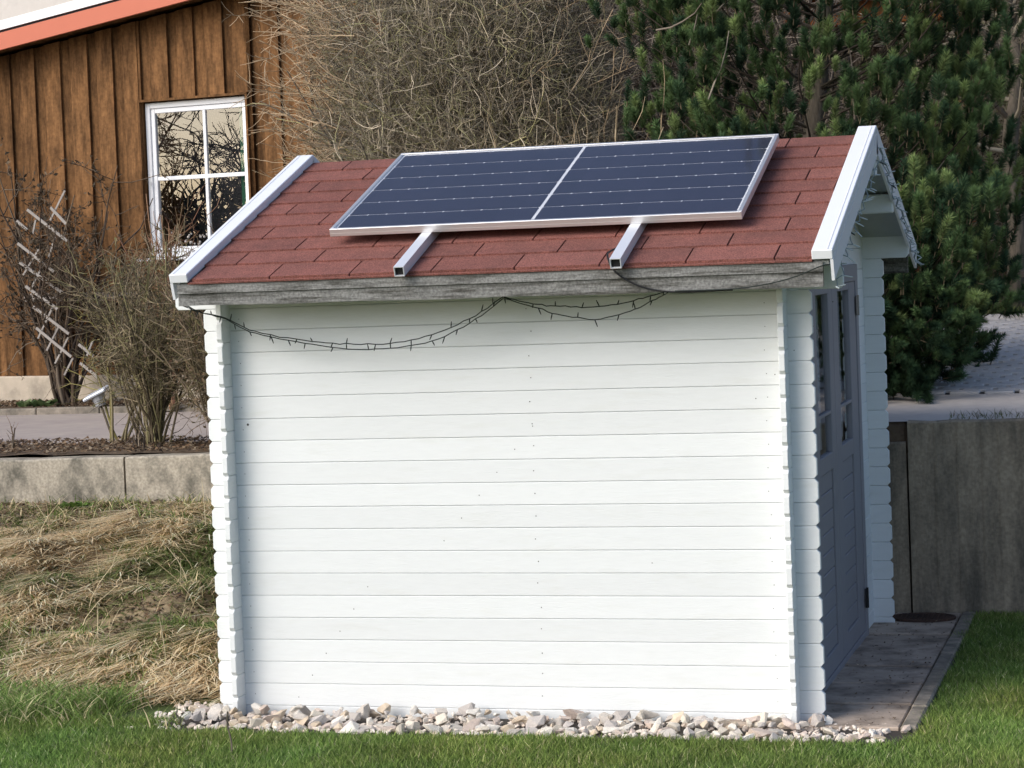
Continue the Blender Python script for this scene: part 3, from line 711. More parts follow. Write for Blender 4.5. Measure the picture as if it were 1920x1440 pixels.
n = 14000; X, Y = region(n, -4.6, -.7, .9, 2.95); k_ = (fbm(X, Y, 51, 1.3) < .42) | ((X < -2.1) & (Y > 2.35)) | (((X+1.55)/.45)**2+((Y-1.25)/.3)**2 < 1.2); X, Y = X[k_], Y[k_]; n = len(X)
stuff(litter('bank_leaf_litter', X, Y, h_low(X, Y)+.012, rng.uniform(.008, .02, n), pick(n, LP, .2)))
n = 26000; X, Y = region(n, -7, 8, 9.5, 26)
stuff(litter('hill_leaf_litter', X, Y, h_up(X, Y)+.02, rng.uniform(.02, .06, n), pick(n, [(.26, .15, .11), (.17, .10, .075), (.32, .21, .16), (.12, .09, .06), (.12, .13, .05)], .2)))
# path-side debris on paved strip
n = 330; X, Y = region(n, 1.99, 2.46, -.15, 2.95)
stuff(litter('paving_debris', X, Y, 0*X+GZ+.030, rng.uniform(.003, .009, n), pick(n, LP, .3)))

# ------------------------------------------------------------------ brown house
HA = math.atan2(-.1935, .9811)
house = empty('wooden_house', 'brown timber-clad house with cream plinth, orange verge and white lattice window', 'house', (-4.8964, 7.8, .87), HA)
Z0 = 1.143-.87
def htop(s): return (3.836-.87)+.1335*(s+.703)+.01
b_ = MB()
# inner dark wall body around the window opening
ws0, ws1, wz0, wz1 = .478, 1.468, 2.083-.87, 3.335-.87
b_.box(-2.6, ws0-.01, .06, 4.2, Z0, htop(-2.6)+.1); b_.build('wall', M['wood'], house)
def hwall(name, x0, x1, z0, zt, y0, y1, mt, par=house):
    """box whose top follows the gable slope when zt is None"""
    za = htop(x0) if zt is None else zt; zb = htop(x1) if zt is None else zt
    v = [(x0, y0, z0), (x1, y0, z0), (x1, y0, zb), (x0, y0, za), (x0, y1, z0), (x1, y1, z0), (x1, y1, zb), (x0, y1, za)]
    return MB().add(v, [(0, 1, 2, 3), (4, 5, 6, 7), (0, 1, 5, 4), (1, 2, 6, 5), (2, 3, 7, 6), (3, 0, 4, 7)]).build(name, M[mt], par)
hwall('wall', ws1+.01, 2.75, Z0, None, .06, 4.2, 'wood')
hwall('wall', ws0-.01, ws1+.01, Z0, wz0-.02, .06, 4.2, 'wood'); hwall('wall', ws0-.01, ws1+.01, wz1+.02, None, .06, 4.2, 'wood')
MB().bbox(-2.65, 2.80, -.035, 4.3, -.3, Z0-.001, .01).build('plinth', M['stucco'], house)
per = .2655
k = -9; xs_b = []
s = -.756-per*7
i = 0
while s < 2.72:
    pw = .165+.008*math.sin(i*2.3)
    for (a0, a1, d0, d1) in ((s, s+pw, .010, .034), (s+pw-.02, s+per+.02, .036, .056)):
        for (z0, zt) in ([(Z0-.03, None)] if (a1 < ws0-.0 or a0 > ws1+.0) else [(Z0-.03, wz0-.03), (wz1+.008, None)]):
            x0, x1 = a0, a1
            if x1 > 2.74: x1 = 2.74
            # trim boards that straddle the opening edge into full-height piece beside it
            if a0 < ws0-.03 < a1:
                hwall('cladding_board', x0, ws0-.03, Z0-.03, None, d0, d1, 'wood'); x0 = ws0-.028
            if a0 < ws1+.03 < a1:
                hwall('cladding_board', ws1+.03, x1, Z0-.03, None, d0, d1, 'wood'); x1 = ws1+.028
            if x1-x0 > .004: hwall('cladding_board', x0, x1, z0, zt, d0+.0005*i, d1, 'wood')
    s += per; i += 1
# window reveals
rv = MB(); rv.box(ws0-.030, ws0-.012, -.012, .10, wz0-.03, wz1+.02); rv.box(ws1+.012, ws1+.030, -.012, .10, wz0-.03, wz1+.02); rv.box(ws0-.030, ws1+.03, -.012, .10, wz1+.008, wz1+.026)
rv.build('window_reveal', M['wood'], house)
win = MB()
win.bbox(ws0, ws0+.045, .05, .10, wz0, wz1, .004); win.bbox(ws1-.03, ws1, .05, .10, wz0, wz1, .004); win.bbox(ws0+.045, ws1-.03, .05, .10, wz1-.045, wz1, .004); win.bbox(ws0+.045, ws1-.03, .05, .10, wz0, wz0+.045, .004)
wo = win.build('window', M['trim'], house)
sh = MB(); a0, a1, c0, c1 = ws0+.047, ws1-.028, wz0+.047, wz1-.047; t = .038
sh.bbox(a0, a0+t, .062, .105, c0, c1, .004); sh.bbox(a1-t, a1, .062, .105, c0, c1, .004); sh.bbox(a0+t, a1-t, .062, .105, c1-t, c1, .004); sh.bbox(a0+t, a1-t, .062, .105, c0, c0+t, .004)
sh.build('sash', M['trim'], wo)
mx_, mz_ = 1.035, 2.722-.87
bar = MB(); bar.bbox(mx_-.014, mx_+.014, .066, .10, c0+t, c1-t, .003); bar.bbox(a0+t, a1-t, .067, .099, mz_-.016, mz_+.016, .003); bar.build('glazing_bar', M['trim'], wo)
for (x0, x1) in ((a0+t, mx_-.014), (mx_+.014, a1-t)):
    for (z0, z1) in ((c0+t, mz_-.016), (mz_+.016, c1-t)):
        MB().box(x0, x1, .080, .086, z0, z1).build('pane', M['glass'], wo)
MB().bbox(ws0-.07, ws1+.06, -.06, .05, wz0-.025, wz0-.002, .004).build('sill', M['trim'], wo)
MB().box(ws0-.05, ws1+.05, .55, .57, wz0-.1, wz1+.1).build('room_backdrop', M['dark'], wo)
cu = MB(); vs = []
for i in range(13):
    x = a1-.02-.11*i/12; yy = .15+.02*math.sin(i*2.1); vs += [(x, yy, c0), (x+.01, yy, c1)]
cu.add(vs, [(2*i, 2*i+1, 2*i+3, 2*i+2) for i in range(12)]).build('curtain', M['curtain'], wo)
fl = MB()
for i in range(26):
    x = random.uniform(.6, 1.0); z = wz0+.06+random.uniform(0, .14); r_ = random.uniform(.008, .018)
    fl.add([(x+v.x*r_, .14+v.y*r_, z+v.z*r_) for v in icov], icof)
fl.build('sill_flowers', M['whitebits'], wo)
# roof with orange verge board and white edge flashing
def sbox(name, x0, x1, y0, y1, d0, d1, mt):
    v = []
    for y in (y0, y1):
        v += [(x0, y, htop(x0)+d0), (x1, y, htop(x1)+d0), (x1, y, htop(x1)+d1), (x0, y, htop(x0)+d1)]
    return MB().add(v, [(0, 1, 2, 3), (4, 5, 6, 7), (0, 1, 5, 4), (1, 2, 6, 5), (2, 3, 7, 6), (3, 0, 4, 7)]).build(name, M[mt], house)
sbox('roof', -3.2, 3.2, -.25, 4.6, .035, .13, 'wood')
sbox('verge_board', -3.2, 3.2, -.285, -.252, -.01, .128, 'orange')
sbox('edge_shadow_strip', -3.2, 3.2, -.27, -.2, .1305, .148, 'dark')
sbox('roof_flashing', -3.2, 3.2, -.29, 4.6, .149, .225, 'trim')

# rendered building far left above the house roof
nb_ = empty('rendered_building', 'pale beige rendered building wall rising above the wooden house roof, top left', 'building', (-8, 15.5, 1.5))
MB().box(-9, 3.2, 0, 5, -2, 8).build('wall', M['render'], nb_)
MB().box(-9.3, 3.6, -.4, 5.4, 8.02, 8.3).build('roof', M['wood'], nb_)

# ------------------------------------------------------------------ twig machinery
def tubes(name, PL, R0, R1, cols, mt, parent=None, sides=3):
    """PL: N x K x 3 polylines"""
    PL = np.asarray(PL); N, K, _ = PL.shape
    d = np.gradient(PL, axis=1); d /= np.linalg.norm(d, axis=2, keepdims=True)+1e-9
    ref = np.where(np.abs(d[..., 2:3]) < .9, np.array([0, 0, 1.]), np.array([1., 0, 0])); a_ = np.cross(d, ref); a_ /= np.linalg.norm(a_, axis=2, keepdims=True)+1e-9; b_ = np.cross(d, a_)
    t = np.linspace(0, 1, K)[None, :, None]; R = np.asarray(R0).reshape(-1, 1, 1)*(1-t)+np.asarray(R1).reshape(-1, 1, 1)*t
    V = np.stack([PL+(a_*math.cos(2*math.pi*j/sides)+b_*math.sin(2*math.pi*j/sides))*R for j in range(sides)], 2)   # N K S 3
    idx = np.arange(N*K*sides).reshape(N, K, sides); F = []
    for j in range(sides):
        j2 = (j+1) % sides; F.append(np.stack([idx[:, :-1, j], idx[:, :-1, j2], idx[:, 1:, j2], idx[:, 1:, j]], -1).reshape(-1, 4))
    C = np.repeat(np.asarray(cols), K*sides, axis=0)
    return fast(name, V.reshape(-1, 3), np.concatenate(F), mt, cols=C, parent=parent)
def grow(P0, D0, L, K=5, wob=.25, grav=0.0):
    """random-walk polylines from points P0 with directions D0"""
    n = len(P0); out = [P0]; d = D0/np.linalg.norm(D0, axis=1, keepdims=True); p = P0
    for k in range(K-1):
        d = d+rng.normal(0, wob, (n, 3)); d[:, 2] += grav; d /= np.linalg.norm(d, axis=1, keepdims=True)
        p = p+d*(np.asarray(L)/(K-1)).reshape(-1, 1); out.append(p)
    return np.stack(out, 1)
def children(PL, per, tmin=.3, spread=.9):
    """start points/directions along parents"""
    N, K, _ = PL.shape; i = np.repeat(np.arange(N), per); t = rng.uniform(tmin, .98, len(i))*(K-1); k = np.minimum(t.astype(int), K-2); f = (t-k)[:, None]
    P0 = PL[i, k]*(1-f)+PL[i, k+1]*f; d = PL[i, k+1]-PL[i, k]; d /= np.linalg.norm(d, axis=1, keepdims=True)+1e-9
    return P0, d+rng.normal(0, spread, d.shape), i
def shrub(name, label, cat, base, n_stem, height, spread, pal, levels=((6, .45, .004), (5, .2, .0025)), r0=.012, wob=.13, lean=(0, 0, 0), seedcols=.2, upw=1.0, group=None, leaves=0, leafpal=None, leafsize=.012, tag_=True, parts=('stem', 'twigs')):
    root = empty(name, label, cat, base, group=group)
    P0 = rng.normal(0, .05, (n_stem, 3))*np.array([1, 1, 0])*(spread/.6)
    ang = rng.uniform(0, 2*np.pi, n_stem); ra = rng.uniform(.1, 1, n_stem)*spread
    D0 = np.stack([np.cos(ang)*ra+lean[0], np.sin(ang)*ra+lean[1], np.full(n_stem, upw)], -1)
    L = height*rng.uniform(.55, 1.05, n_stem)*np.sqrt(1+ra**2*.5)
    st = grow(P0, D0, L, 8, wob, .02)
    tubes(parts[0], st, r0*rng.uniform(.6, 1.2, n_stem), .004, pick(n_stem, pal, seedcols), M['bark'], root, 5)
    cur = st; allp = []
    for (per_, ln, rr) in levels:
        p0, d0, i = children(cur, per_); l_ = height*ln*rng.uniform(.5, 1.2, len(p0)); cur = grow(p0, d0, l_, 5, .22, .03); allp.append((cur, rr))
    for q, (c_, rr) in enumerate(allp):
        o = tubes(parts[1], c_, rr*rng.uniform(.8, 1.3, len(c_)), rr*.5, pick(len(c_), pal, seedcols), M['bark'], root); stuff(o)
    if leaves:
        c_ = allp[-1][0]; i = rng.integers(0, len(c_), leaves); k = rng.integers(1, 5, leaves); p = c_[i, k]+rng.normal(0, .008, (leaves, 3))
        n = leaves; s = rng.uniform(.6, 1.3, n)*leafsize; u = rng.normal(0, 1, (n, 3)); u /= np.linalg.norm(u, axis=1, keepdims=True); v = np.cross(u, rng.normal(0, 1, (n, 3))); v /= np.linalg.norm(v, axis=1, keepdims=True)
        V = np.stack([p-u*s[:, None], p+v*s[:, None]*.5, p+u*s[:, None], p-v*s[:, None]*.5], 1).reshape(-1, 3); b = np.arange(n)*4
        o = fast('leaves', V, np.stack([b, b+1, b+2, b+3], -1), M['attr'], cols=np.repeat(pick(n, leafpal, .2), 4, axis=0), parent=root); stuff(o)
    return root

DK = [(.10, .075, .055), (.07, .055, .045), (.16, .115, .08), (.20, .16, .12)]
OL = [(.22, .18, .11), (.16, .13, .085), (.30, .24, .16), (.12, .10, .07), (.26, .235, .12)]
shrub('rose_bush', 'tall dark leafless rose bush with dried leaves against the brown house wall beside the trellis', 'shrub', (-5.02, 7.35, .89), 30, 1.95, .42, DK, levels=((7, .26, .0045), (5, .12, .003)), r0=.017, leaves=4200, leafpal=[(.10, .075, .05), (.15, .11, .07), (.06, .05, .035)], leafsize=.02)
shrub('bare_shrub', 'bare olive-brown shrub with upright stems on the bed in front of the house window', 'shrub', (-2.58, 3.6, .87), 46, 1.25, .38, OL, levels=((9, .24, .0034), (5, .12, .0024)), r0=.009, leaves=1200, leafpal=[(.14, .14, .06), (.2, .16, .09)], leafsize=.012)
shrub('bare_shrub', 'dense dry brown shrub pressed against the left side of the white shed', 'shrub', (-2.02, 3.35, .88), 110, 1.12, .17, DK[2:]+OL+[(.35, .27, .19)], levels=((7, .2, .003), (4, .10, .002)), r0=.008, leaves=2500, leafpal=[(.20, .14, .08), (.12, .10, .05), (.28, .2, .13)], leafsize=.012)
shrub('bare_shrub', 'thin lichen-yellow branching shrub between the rose bush and the dense shrub by the shed', 'shrub', (-2.95, 3.95, .88), 9, .95, .75, [(.24, .21, .08), (.2, .17, .10), (.15, .12, .08)], levels=((5, .3, .0035), (4, .15, .0022)), r0=.010)
for (x, y, lb, n_) in ((-3.42, 3.35, 'three short cut stems sticking up from the bed above the weathered wall', 4), (-2.55, 3.3, 'low twiggy seedling in leaf litter at the wall top near the shed', 8)):
    shrub('pruned_shrub', lb, 'shrub', (x, y, .88), n_, .17, .25, DK, levels=((2, .5, .002),), r0=.006)
# stalks in the lower border of the window: upright reddish stems
shrub('bare_shrub', 'upright reddish stems rising in front of the lattice window', 'shrub', (-3.95, 7.0, .9), 24, 1.62, .16, [(.24, .13, .085), (.3, .18, .11), (.2, .14, .08)], levels=((5, .22, .004), (3, .12, .003)), r0=.009, wob=.07)

# big bare bush behind the shed
bb = empty('big_bare_bush', 'huge dense leafless bush with tan tangled twigs behind the shed roof', 'bush', (-1.35, 6.6, .87))
n = 22; D0 = np.stack([rng.uniform(-.38, .42, n), rng.normal(0, .2, n), np.ones(n)], -1)
limbs = grow(rng.normal(0, .18, (n, 3))*np.array([1, 1, 0]), D0, rng.uniform(2.0, 3.2, n), 9, .08, 0)
BP = [(.42, .355, .25), (.33, .285, .21), (.22, .195, .15), (.54, .46, .35), (.33, .31, .17), (.14, .12, .095)]
tubes('limb', limbs, rng.uniform(.016, .028, n), .004, pick(n, BP[2:3]+BP[5:], .15), M['bark'], bb, 5)
def twigmass(root, N, cen, rad, pal, ln=(.22, .5), r_=(.0028, .0050), out=.6, name='twigs', wob=.3, K=5, shell=.35, low=None):
    u = rng.normal(0, 1, (N, 3)); u /= np.linalg.norm(u, axis=1, keepdims=True); rr = rng.random((N, 1))**shell
    lump = .82+.36*vnoise(u[:, 0]*2+5, u[:, 2]*2+u[:, 1]+7, 4, 1.7)[:, None]
    P0 = np.array(cen)+u*rr*np.array(rad)*lump
    if low is not None: k_ = P0[:, 2] > low; P0, u = P0[k_], u[k_]; N = len(P0)
    D0 = u*out+rng.normal(0, .6, (N, 3)); D0[:, 2] += .12
    pl = grow(P0, D0, rng.uniform(*ln, N), K, wob, 0)
    return stuff(tubes(name, pl, rng.uniform(*r_, N), r_[0]*.45, pick(N, pal, .22), M['bark'], root)), pl
_, pl = twigmass(bb, 24000, (0, 0, 1.95), (1.15, .85, 1.75), BP, shell=.4, ln=(.18, .42), r_=(.0022, .0042))
p0, d0, i = children(pl[:6000], 2, .2, .8); c2 = grow(p0, d0, rng.uniform(.06, .2, len(p0)), 4, .25)
stuff(tubes('fine_twigs', c2, .0022, .0012, pick(len(c2), BP, .2), M['bark'], bb))
n = 190; D0 = np.stack([rng.uniform(-1.0, .9, n), rng.uniform(-.9, .3, n), rng.uniform(.25, 1.1, n)], -1); P0 = np.stack([rng.uniform(-.3, .3, n), rng.uniform(-.3, .1, n), rng.uniform(.3, 1.9, n)], -1)
mb_ = grow(P0, D0, rng.uniform(.9, 1.5, n), 8, .16, .03); tubes('branch', mb_, rng.uniform(.007, .012, n), .0025, pick(n, [(.34, .31, .22), (.40, .36, .18), (.28, .24, .19)], .15), M['bark'], bb, 5)['kind'] = 'stuff'
p0, d0, i = children(mb_, 14, .35, .7); c2 = grow(p0, d0, rng.uniform(.12, .35, len(p0)), 5, .2, .02); stuff(tubes('side_twigs', c2, .0034, .0014, pick(len(c2), BP, .2), M['bark'], bb))
# long whips arching out at the left and right outline
n = 300; an = rng.uniform(0, 1, n); side = rng.random(n) < .86
P0 = np.stack([np.where(side, rng.uniform(-1.05, -.6, n), rng.uniform(.3, 1.1, n)), rng.uniform(-.7, .3, n), rng.uniform(.6, 3.0, n)], -1)
D0 = np.stack([np.where(side, -1.0, .9)+rng.normal(0, .35, n), rng.normal(-.2, .4, n), rng.uniform(-.1, .9, n)], -1)
wp = grow(P0, D0, rng.uniform(.35, .75, n), 6, .14, .03)
stuff(tubes('whips', wp, .0050, .0022, pick(n, [(.42, .31, .20), (.50, .38, .25), (.34, .26, .16)], .12), M['bark'], bb))
p0, d0, i = children(wp, 5, .2, .7); c2 = grow(p0, d0, rng.uniform(.08, .22, len(p0)), 4, .18, .02)
stuff(tubes('whip_twigs', c2, .0030, .0016, pick(len(c2), [(.42, .31, .20), (.48, .36, .24)], .12), M['bark'], bb))
# low straggly bush right of it, tips show above the panel
rb = empty('bare_shrub', 'lower straggly bare shrub with pale forked tips in front of the pine, above the panel', 'shrub', (-.1, 5.2, .9))
n = 40; D0 = np.stack([rng.normal(.25, .4, n), rng.normal(0, .3, n), np.ones(n)], -1); st = grow(rng.normal(0, .25, (n, 3))*np.array([1, 1, 0]), D0, rng.uniform(1.4, 2.15, n), 8, .11)
tubes('stem', st, .009, .003, pick(n, BP[:4], .15), M['bark'], rb, 4)
p0, d0, i = children(st, 14, .35, .55); c2 = grow(p0, d0, rng.uniform(.2, .5, len(p0)), 5, .16, .04); stuff(tubes('twigs', c2, .0036, .0016, pick(len(c2), [(.36, .28, .18), (.28, .22, .14)], .2), M['bark'], rb))

# ------------------------------------------------------------------ pine
pine = empty('pine_tree', 'large dense green pine tree with upright candle shoots, overhanging the dark wall behind the shed', 'pine tree', (1.35, 5.3, .95))
PB = Vector(pine.location)
trk = [(.0, .0, -.1), (.03, .02, .8), (-.02, .05, 1.7), (.10, .0, 2.6), (.14, .0, 3.4), (.1, 0, 4.3)]
MB().tube(trk, [.10, .085, .07, .055, .04, .012], 9).build('trunk', M['trunk'], pine, smooth=True)
def crown_ok(p):   # p relative; carve an irregular outline
    x, y, z = p
    ax = 1.29+.10*math.sin(z*2.3+1); 
    if z < 1.0: ax = .98+.2*z
    cxx = .02+(.04 if z > 1 else -.0)
    e = ((x-cxx)/ax)**2+(y/1.15)**2
    return e < 1.0 and -.25 < z < 4.0
clusters = []
tries = 0
boughs = []
while len(boughs) < 120 and tries < 30000:
    tries += 1
    p = (random.uniform(-1.35, 1.4), random.uniform(-1.2, .3), random.uniform(-.1, 3.9))
    if crown_ok(p) and math.hypot(p[0]/1.25, p[1]/1.15) > .45 and all((p[0]-q[0])**2+(p[1]-q[1])**2+((p[2]-q[2])*1.2)**2 > .36**2 for q in boughs): boughs.append(p)
tries = 0
while len(clusters) < 860 and tries < 60000:
    tries += 1
    p = (random.uniform(-1.45, 1.45), random.uniform(-1.2, .7), random.uniform(-.1, 3.95))
    if not crown_ok(p): continue
    ee = math.sqrt((p[0]/1.25)**2+(p[1]/1.15)**2)
    if ee < .55 and random.random() < .8: continue
    if p[1] > .1 and random.random() < .65: continue
    if p[1] < .15 and min((p[0]-q[0])**2+(p[1]-q[1])**2+((p[2]-q[2])*1.5)**2 for q in boughs) > .205**2: continue
    if all((p[0]-q[0])**2+(p[1]-q[1])**2+(p[2]-q[2])**2 > .108**2 for q in clusters): clusters.append(p)
# low skirt overhanging the wall, right of the shed
nsk = 0
while nsk < 210:
    z = random.uniform(-.06, 1.25); y = random.uniform(-1.5, -.6)
    xr = np.interp(z, [-.06, .06, .25, .45, .75, 1.25], [.50, .66, .86, 1.02, 1.14, 1.10])
    x = random.uniform(.25, xr)
    p = (x, y, z)
    if all((p[0]-q[0])**2+(p[1]-q[1])**2+(p[2]-q[2])**2 > .085**2 for q in clusters): clusters.append(p); nsk += 1
bl = []; sp = []; sdv = []; scol = []
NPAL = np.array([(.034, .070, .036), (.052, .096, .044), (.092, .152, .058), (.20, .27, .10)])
for p in clusters:
    zt = max(.1, p[2]-.35-.35*math.hypot(p[0], p[1])); tx_ = np.interp(zt, [q[2] for q in trk], [q[0] for q in trk]); a_ = np.array((tx_, 0, zt)); b2 = np.array(p)-np.array((0, 0, .05)); md = (a_+b2)/2+np.array((0, 0, -.12))
    if random.random() < .16 or len(bl) < 20: bl.append([a_, (a_+md)/2+rng.normal(0, .02, 3), md+rng.normal(0, .03, 3), (md+b2)/2+rng.normal(0, .02, 3), b2])
    ns = random.randint(3, 5); outv = np.array((p[0], p[1], 0))/(math.hypot(p[0], p[1])+.01)
    lowf = p[2] < .75
    for j in range(ns):
        off = rng.normal(0, .085, 3); off[2] *= 1.1
        d_ = np.array((0, 0, 1.0))*(1.0 if not lowf else .35)+outv*(.18 if not lowf else .7)+rng.normal(0, .17 if not lowf else .35, 3)
        sp.append(np.array(p)+off); sdv.append(d_/np.linalg.norm(d_)); w_ = random.random(); tipf = off[2] > .0 and p[2] > .55
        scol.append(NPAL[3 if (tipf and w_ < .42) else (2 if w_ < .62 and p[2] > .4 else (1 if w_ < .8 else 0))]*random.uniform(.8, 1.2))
tubes('branches', np.array(bl), .009, .004, pick(len(bl), [(.05, .04, .03), (.075, .06, .048), (.035, .03, .022)], .15), M['bark'], pine, 5)['kind'] = 'stuff'
sp = np.array(sp); sdv = np.array(sdv); scol = np.array(scol); NS = len(sp); PER = 250
i = np.repeat(np.arange(NS), PER); n = len(i); ln_s = rng.uniform(.06, .17, NS); t = rng.random(n)**.8; d = sdv[i]
ax1 = np.cross(d, np.array((.3, .9, .1))); ax1 /= np.linalg.norm(ax1, axis=1, keepdims=True); ax2 = np.cross(d, ax1); th = rng.uniform(0, 6.283, n)[:, None]; rad_ = ax1*np.cos(th)+ax2*np.sin(th)
base_ = sp[i]+d*(t*ln_s[i])[:, None]; opn = np.where(t > .82, rng.uniform(0, 1, n), .95)[:, None]; nd = d*rng.uniform(.45, .8, n)[:, None]+rad_*opn; nd /= np.linalg.norm(nd, axis=1, keepdims=True)
nl = (rng.uniform(.034, .052, n)*(.8+.5*np.repeat(rng.random(NS), PER)))[:, None]; tip = base_+nd*nl; sidev = np.cross(nd, rng.normal(0, 1, (n, 3))); sidev /= np.linalg.norm(sidev, axis=1, keepdims=True); sidev *= .0028
V = np.stack([base_-sidev, base_+sidev, tip], 1).reshape(-1, 3); F = np.arange(n*3).reshape(-1, 3)
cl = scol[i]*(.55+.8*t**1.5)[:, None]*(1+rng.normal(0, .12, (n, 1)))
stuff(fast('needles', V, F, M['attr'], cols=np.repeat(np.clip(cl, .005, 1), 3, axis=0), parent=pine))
sh_ = np.stack([sp-sdv*.03, sp+sdv*(ln_s*.5)[:, None], sp+sdv*(ln_s)[:, None]], 1)
stuff(tubes('shoots', sh_, .0035, .003, pick(NS, [(.10, .08, .05)], .1), M['bark'], pine))
# bare pale dead branches crossing the crown
n = 14; P0 = np.stack([rng.uniform(-.9, 1.0, n), rng.uniform(-1.1, -.4, n), rng.uniform(1.2, 3.3, n)], -1)
db = grow(P0, np.stack([rng.normal(.7, .5, n), rng.normal(-.3, .2, n), rng.uniform(.3, 1, n)], -1), rng.uniform(.2, .5, n), 5, .15)
stuff(tubes('dead_branches', db, .007, .003, pick(n, [(.24, .21, .17), (.18, .15, .12)], .1), M['bark'], pine, 5))

# ------------------------------------------------------------------ trees and bushes further back
def bare_tree(loc, hgt, label, tr=.11, N=2500, cen=(0, 0, 2.4), rad=(1.0, .8, 1.6), pal=BP, lean=(0, 0), rr=(.004, .008)):
    root = empty('bare_tree', label, 'tree', loc)
    pts = [(lean[0]*k/6+random.gauss(0, .03), lean[1]*k/6, -.15+hgt*k/6) for k in range(7)]
    MB().tube(smooth_path(pts, 3), [tr*(1-.8*k/18)*(1+.12*math.sin(k*2.1)) for k in range(19)], 8).build('trunk', M['trunk'], root, smooth=True)
    n = 22; zz = rng.uniform(.25, .95, n)*hgt; P0 = np.stack([lean[0]*zz/hgt, lean[1]*zz/hgt, zz], -1)
    lb = grow(P0, np.stack([rng.normal(0, 1, n), rng.normal(0, 1, n), rng.uniform(.2, 1, n)], -1), hgt*rng.uniform(.22, .45, n), 7, .2)
    stuff(tubes('limbs', lb, .022, .006, pick(n, pal, .15), M['bark'], root, 5))
    p0, d0, i = children(lb, 12, .2, .7); c_ = grow(p0, d0, rng.uniform(.3, .8, len(p0)), 5, .2, .02); stuff(tubes('twigs', c_, rr[1]*.8, rr[0]*.5, pick(len(c_), pal, .2), M['bark'], root))
    p0, d0, i = children(c_, 5, .2, .7); c_ = grow(p0, d0, rng.uniform(.12, .35, len(p0)), 4, .2, .02); stuff(tubes('fine_twigs', c_, rr[0], rr[0]*.5, pick(len(c_), pal, .2), M['bark'], root))
    return root
GY = [(.26, .23, .18), (.18, .155, .12), (.32, .28, .21), (.20, .19, .11), (.12, .10, .08)]
bare_tree((2.28, 9.4, float(h_up(2.28, 9.4))), 4.2, 'bare gnarled tree with pale bark at the right edge, right of the pine', tr=.085, pal=GY, lean=(.15, 0))
bare_tree((2.75, 10.3, float(h_up(2.75, 10.3))), 4.5, 'second bare grey tree just behind the gnarled one at the right edge', tr=.06, pal=GY, lean=(-.2, 0))
def back_bush(loc, rad, N, label, pal):
    r_ = empty('bare_bush', label, 'bush', loc); twigmass(r_, N, (0, 0, rad[2]*.8), rad, pal, ln=(.3, .8), r_=(.005, .009), shell=.6, low=0.0)
    n = 12; lb = grow(np.zeros((n, 3)), np.stack([rng.normal(0, .5, n), rng.normal(0, .5, n), np.ones(n)], -1), rng.uniform(.8, 1.4, n)*rad[2], 7, .15); tubes('limb', lb, .02, .006, pick(n, pal, .1), M['bark'], r_, 5); return r_
GB = [(.27, .22, .175), (.20, .165, .13), (.34, .28, .22), (.15, .12, .095)]
back_bush((2.75, 11.6, float(h_up(2.75, 11.6))), (1.0, .8, 1.6), 5000, 'grey-brown thicket of twigs beyond the pavers at the right edge', GY)
back_bush((-.2, 9.8, float(h_up(-.2, 9.8))), (1.3, 1, 2.2), 9000, 'grey leafless thicket between the huge bush and the pine', GB)
back_bush((-3.9, 11.6, .9), (1.2, 1, 2.8), 6000, 'dark brown thicket behind the right end of the wooden house', GB)
for k, (x, y) in enumerate(((.3, 14.5), (4.2, 15.5), (-2.2, 15), (6.5, 17))):
    back_bush((x, y, float(h_up(x, y))), (1.7, 1.2, 1.5), 4200, ['low brown scrub on the hillside behind the pine', 'brown hillside scrub far right beyond the carport', 'brown hillside scrub behind the huge bare bush', 'uppermost brown scrub on the hillside at far right'][k], GB)

# ------------------------------------------------------------------ timber carport far behind the pine
cp = empty('timber_carport', 'orange-brown timber carport with a square post, seen through the pine', 'carport', (2.0, 12.4, float(h_up(2.0, 12.4))))
gz = cp.location.z
for x in (-.32, 1.6, 3.4): MB().bbox(x, x+.13, 0, .13, -.2, 4.02-gz, .006).build('post', M['carport'], cp)
MB().bbox(-1.9, 4.0, -.12, .03, 4.02-gz, 4.28-gz, .008).build('beam', M['carport'], cp)
MB().box(-2.0, 4.1, -.5, 3.0, 4.285-gz, 4.36-gz).build('roof', M['carport'], cp)
for (x, y, s, lb) in ((1.33, 11.9, .16, 'small red plastic tub glimpsed through the pine right of the shed gable'), (1.62, 7.6, .10, 'low red plastic bowl on the ground under the pine')):
    z = float(h_up(x, y)); t_ = MB(); n_ = 16
    for (r_a, z_a) in ((.7, 0), (1.0, 1.3), (1.06, 1.3), (1.06, 1.38), (.94, 1.38), (.66, .1)):
        t_.v += [(x+s*r_a*math.cos(2*math.pi*i/n_), y+s*r_a*math.sin(2*math.pi*i/n_), z+s*z_a) for i in range(n_)]
    for k in range(5):
        for i in range(n_): t_.f.append((k*n_+i, k*n_+(i+1) % n_, (k+1)*n_+(i+1) % n_, (k+1)*n_+i))
    t_.f.append(tuple(range(n_))); t_.f.append(tuple(5*n_+i for i in range(n_)))
    tag(t_.build('plastic_tub', M['red']), lb, 'tub')
# dark bench edge at the right
bn = empty('wooden_bench', 'dark wooden bench end poking in at the right edge beyond the pavers', 'bench', (2.75, 8.7, float(h_up(2.75, 8.7))))
MB().bbox(-.42, 1.0, -.2, .2, .33, .38, .006).build('seat', M['darkplank'], bn)
for x in (-.30, .85): MB().bbox(x, x+.06, -.16, .16, -.02, .33, .005).build('leg', M['darkplank'], bn)

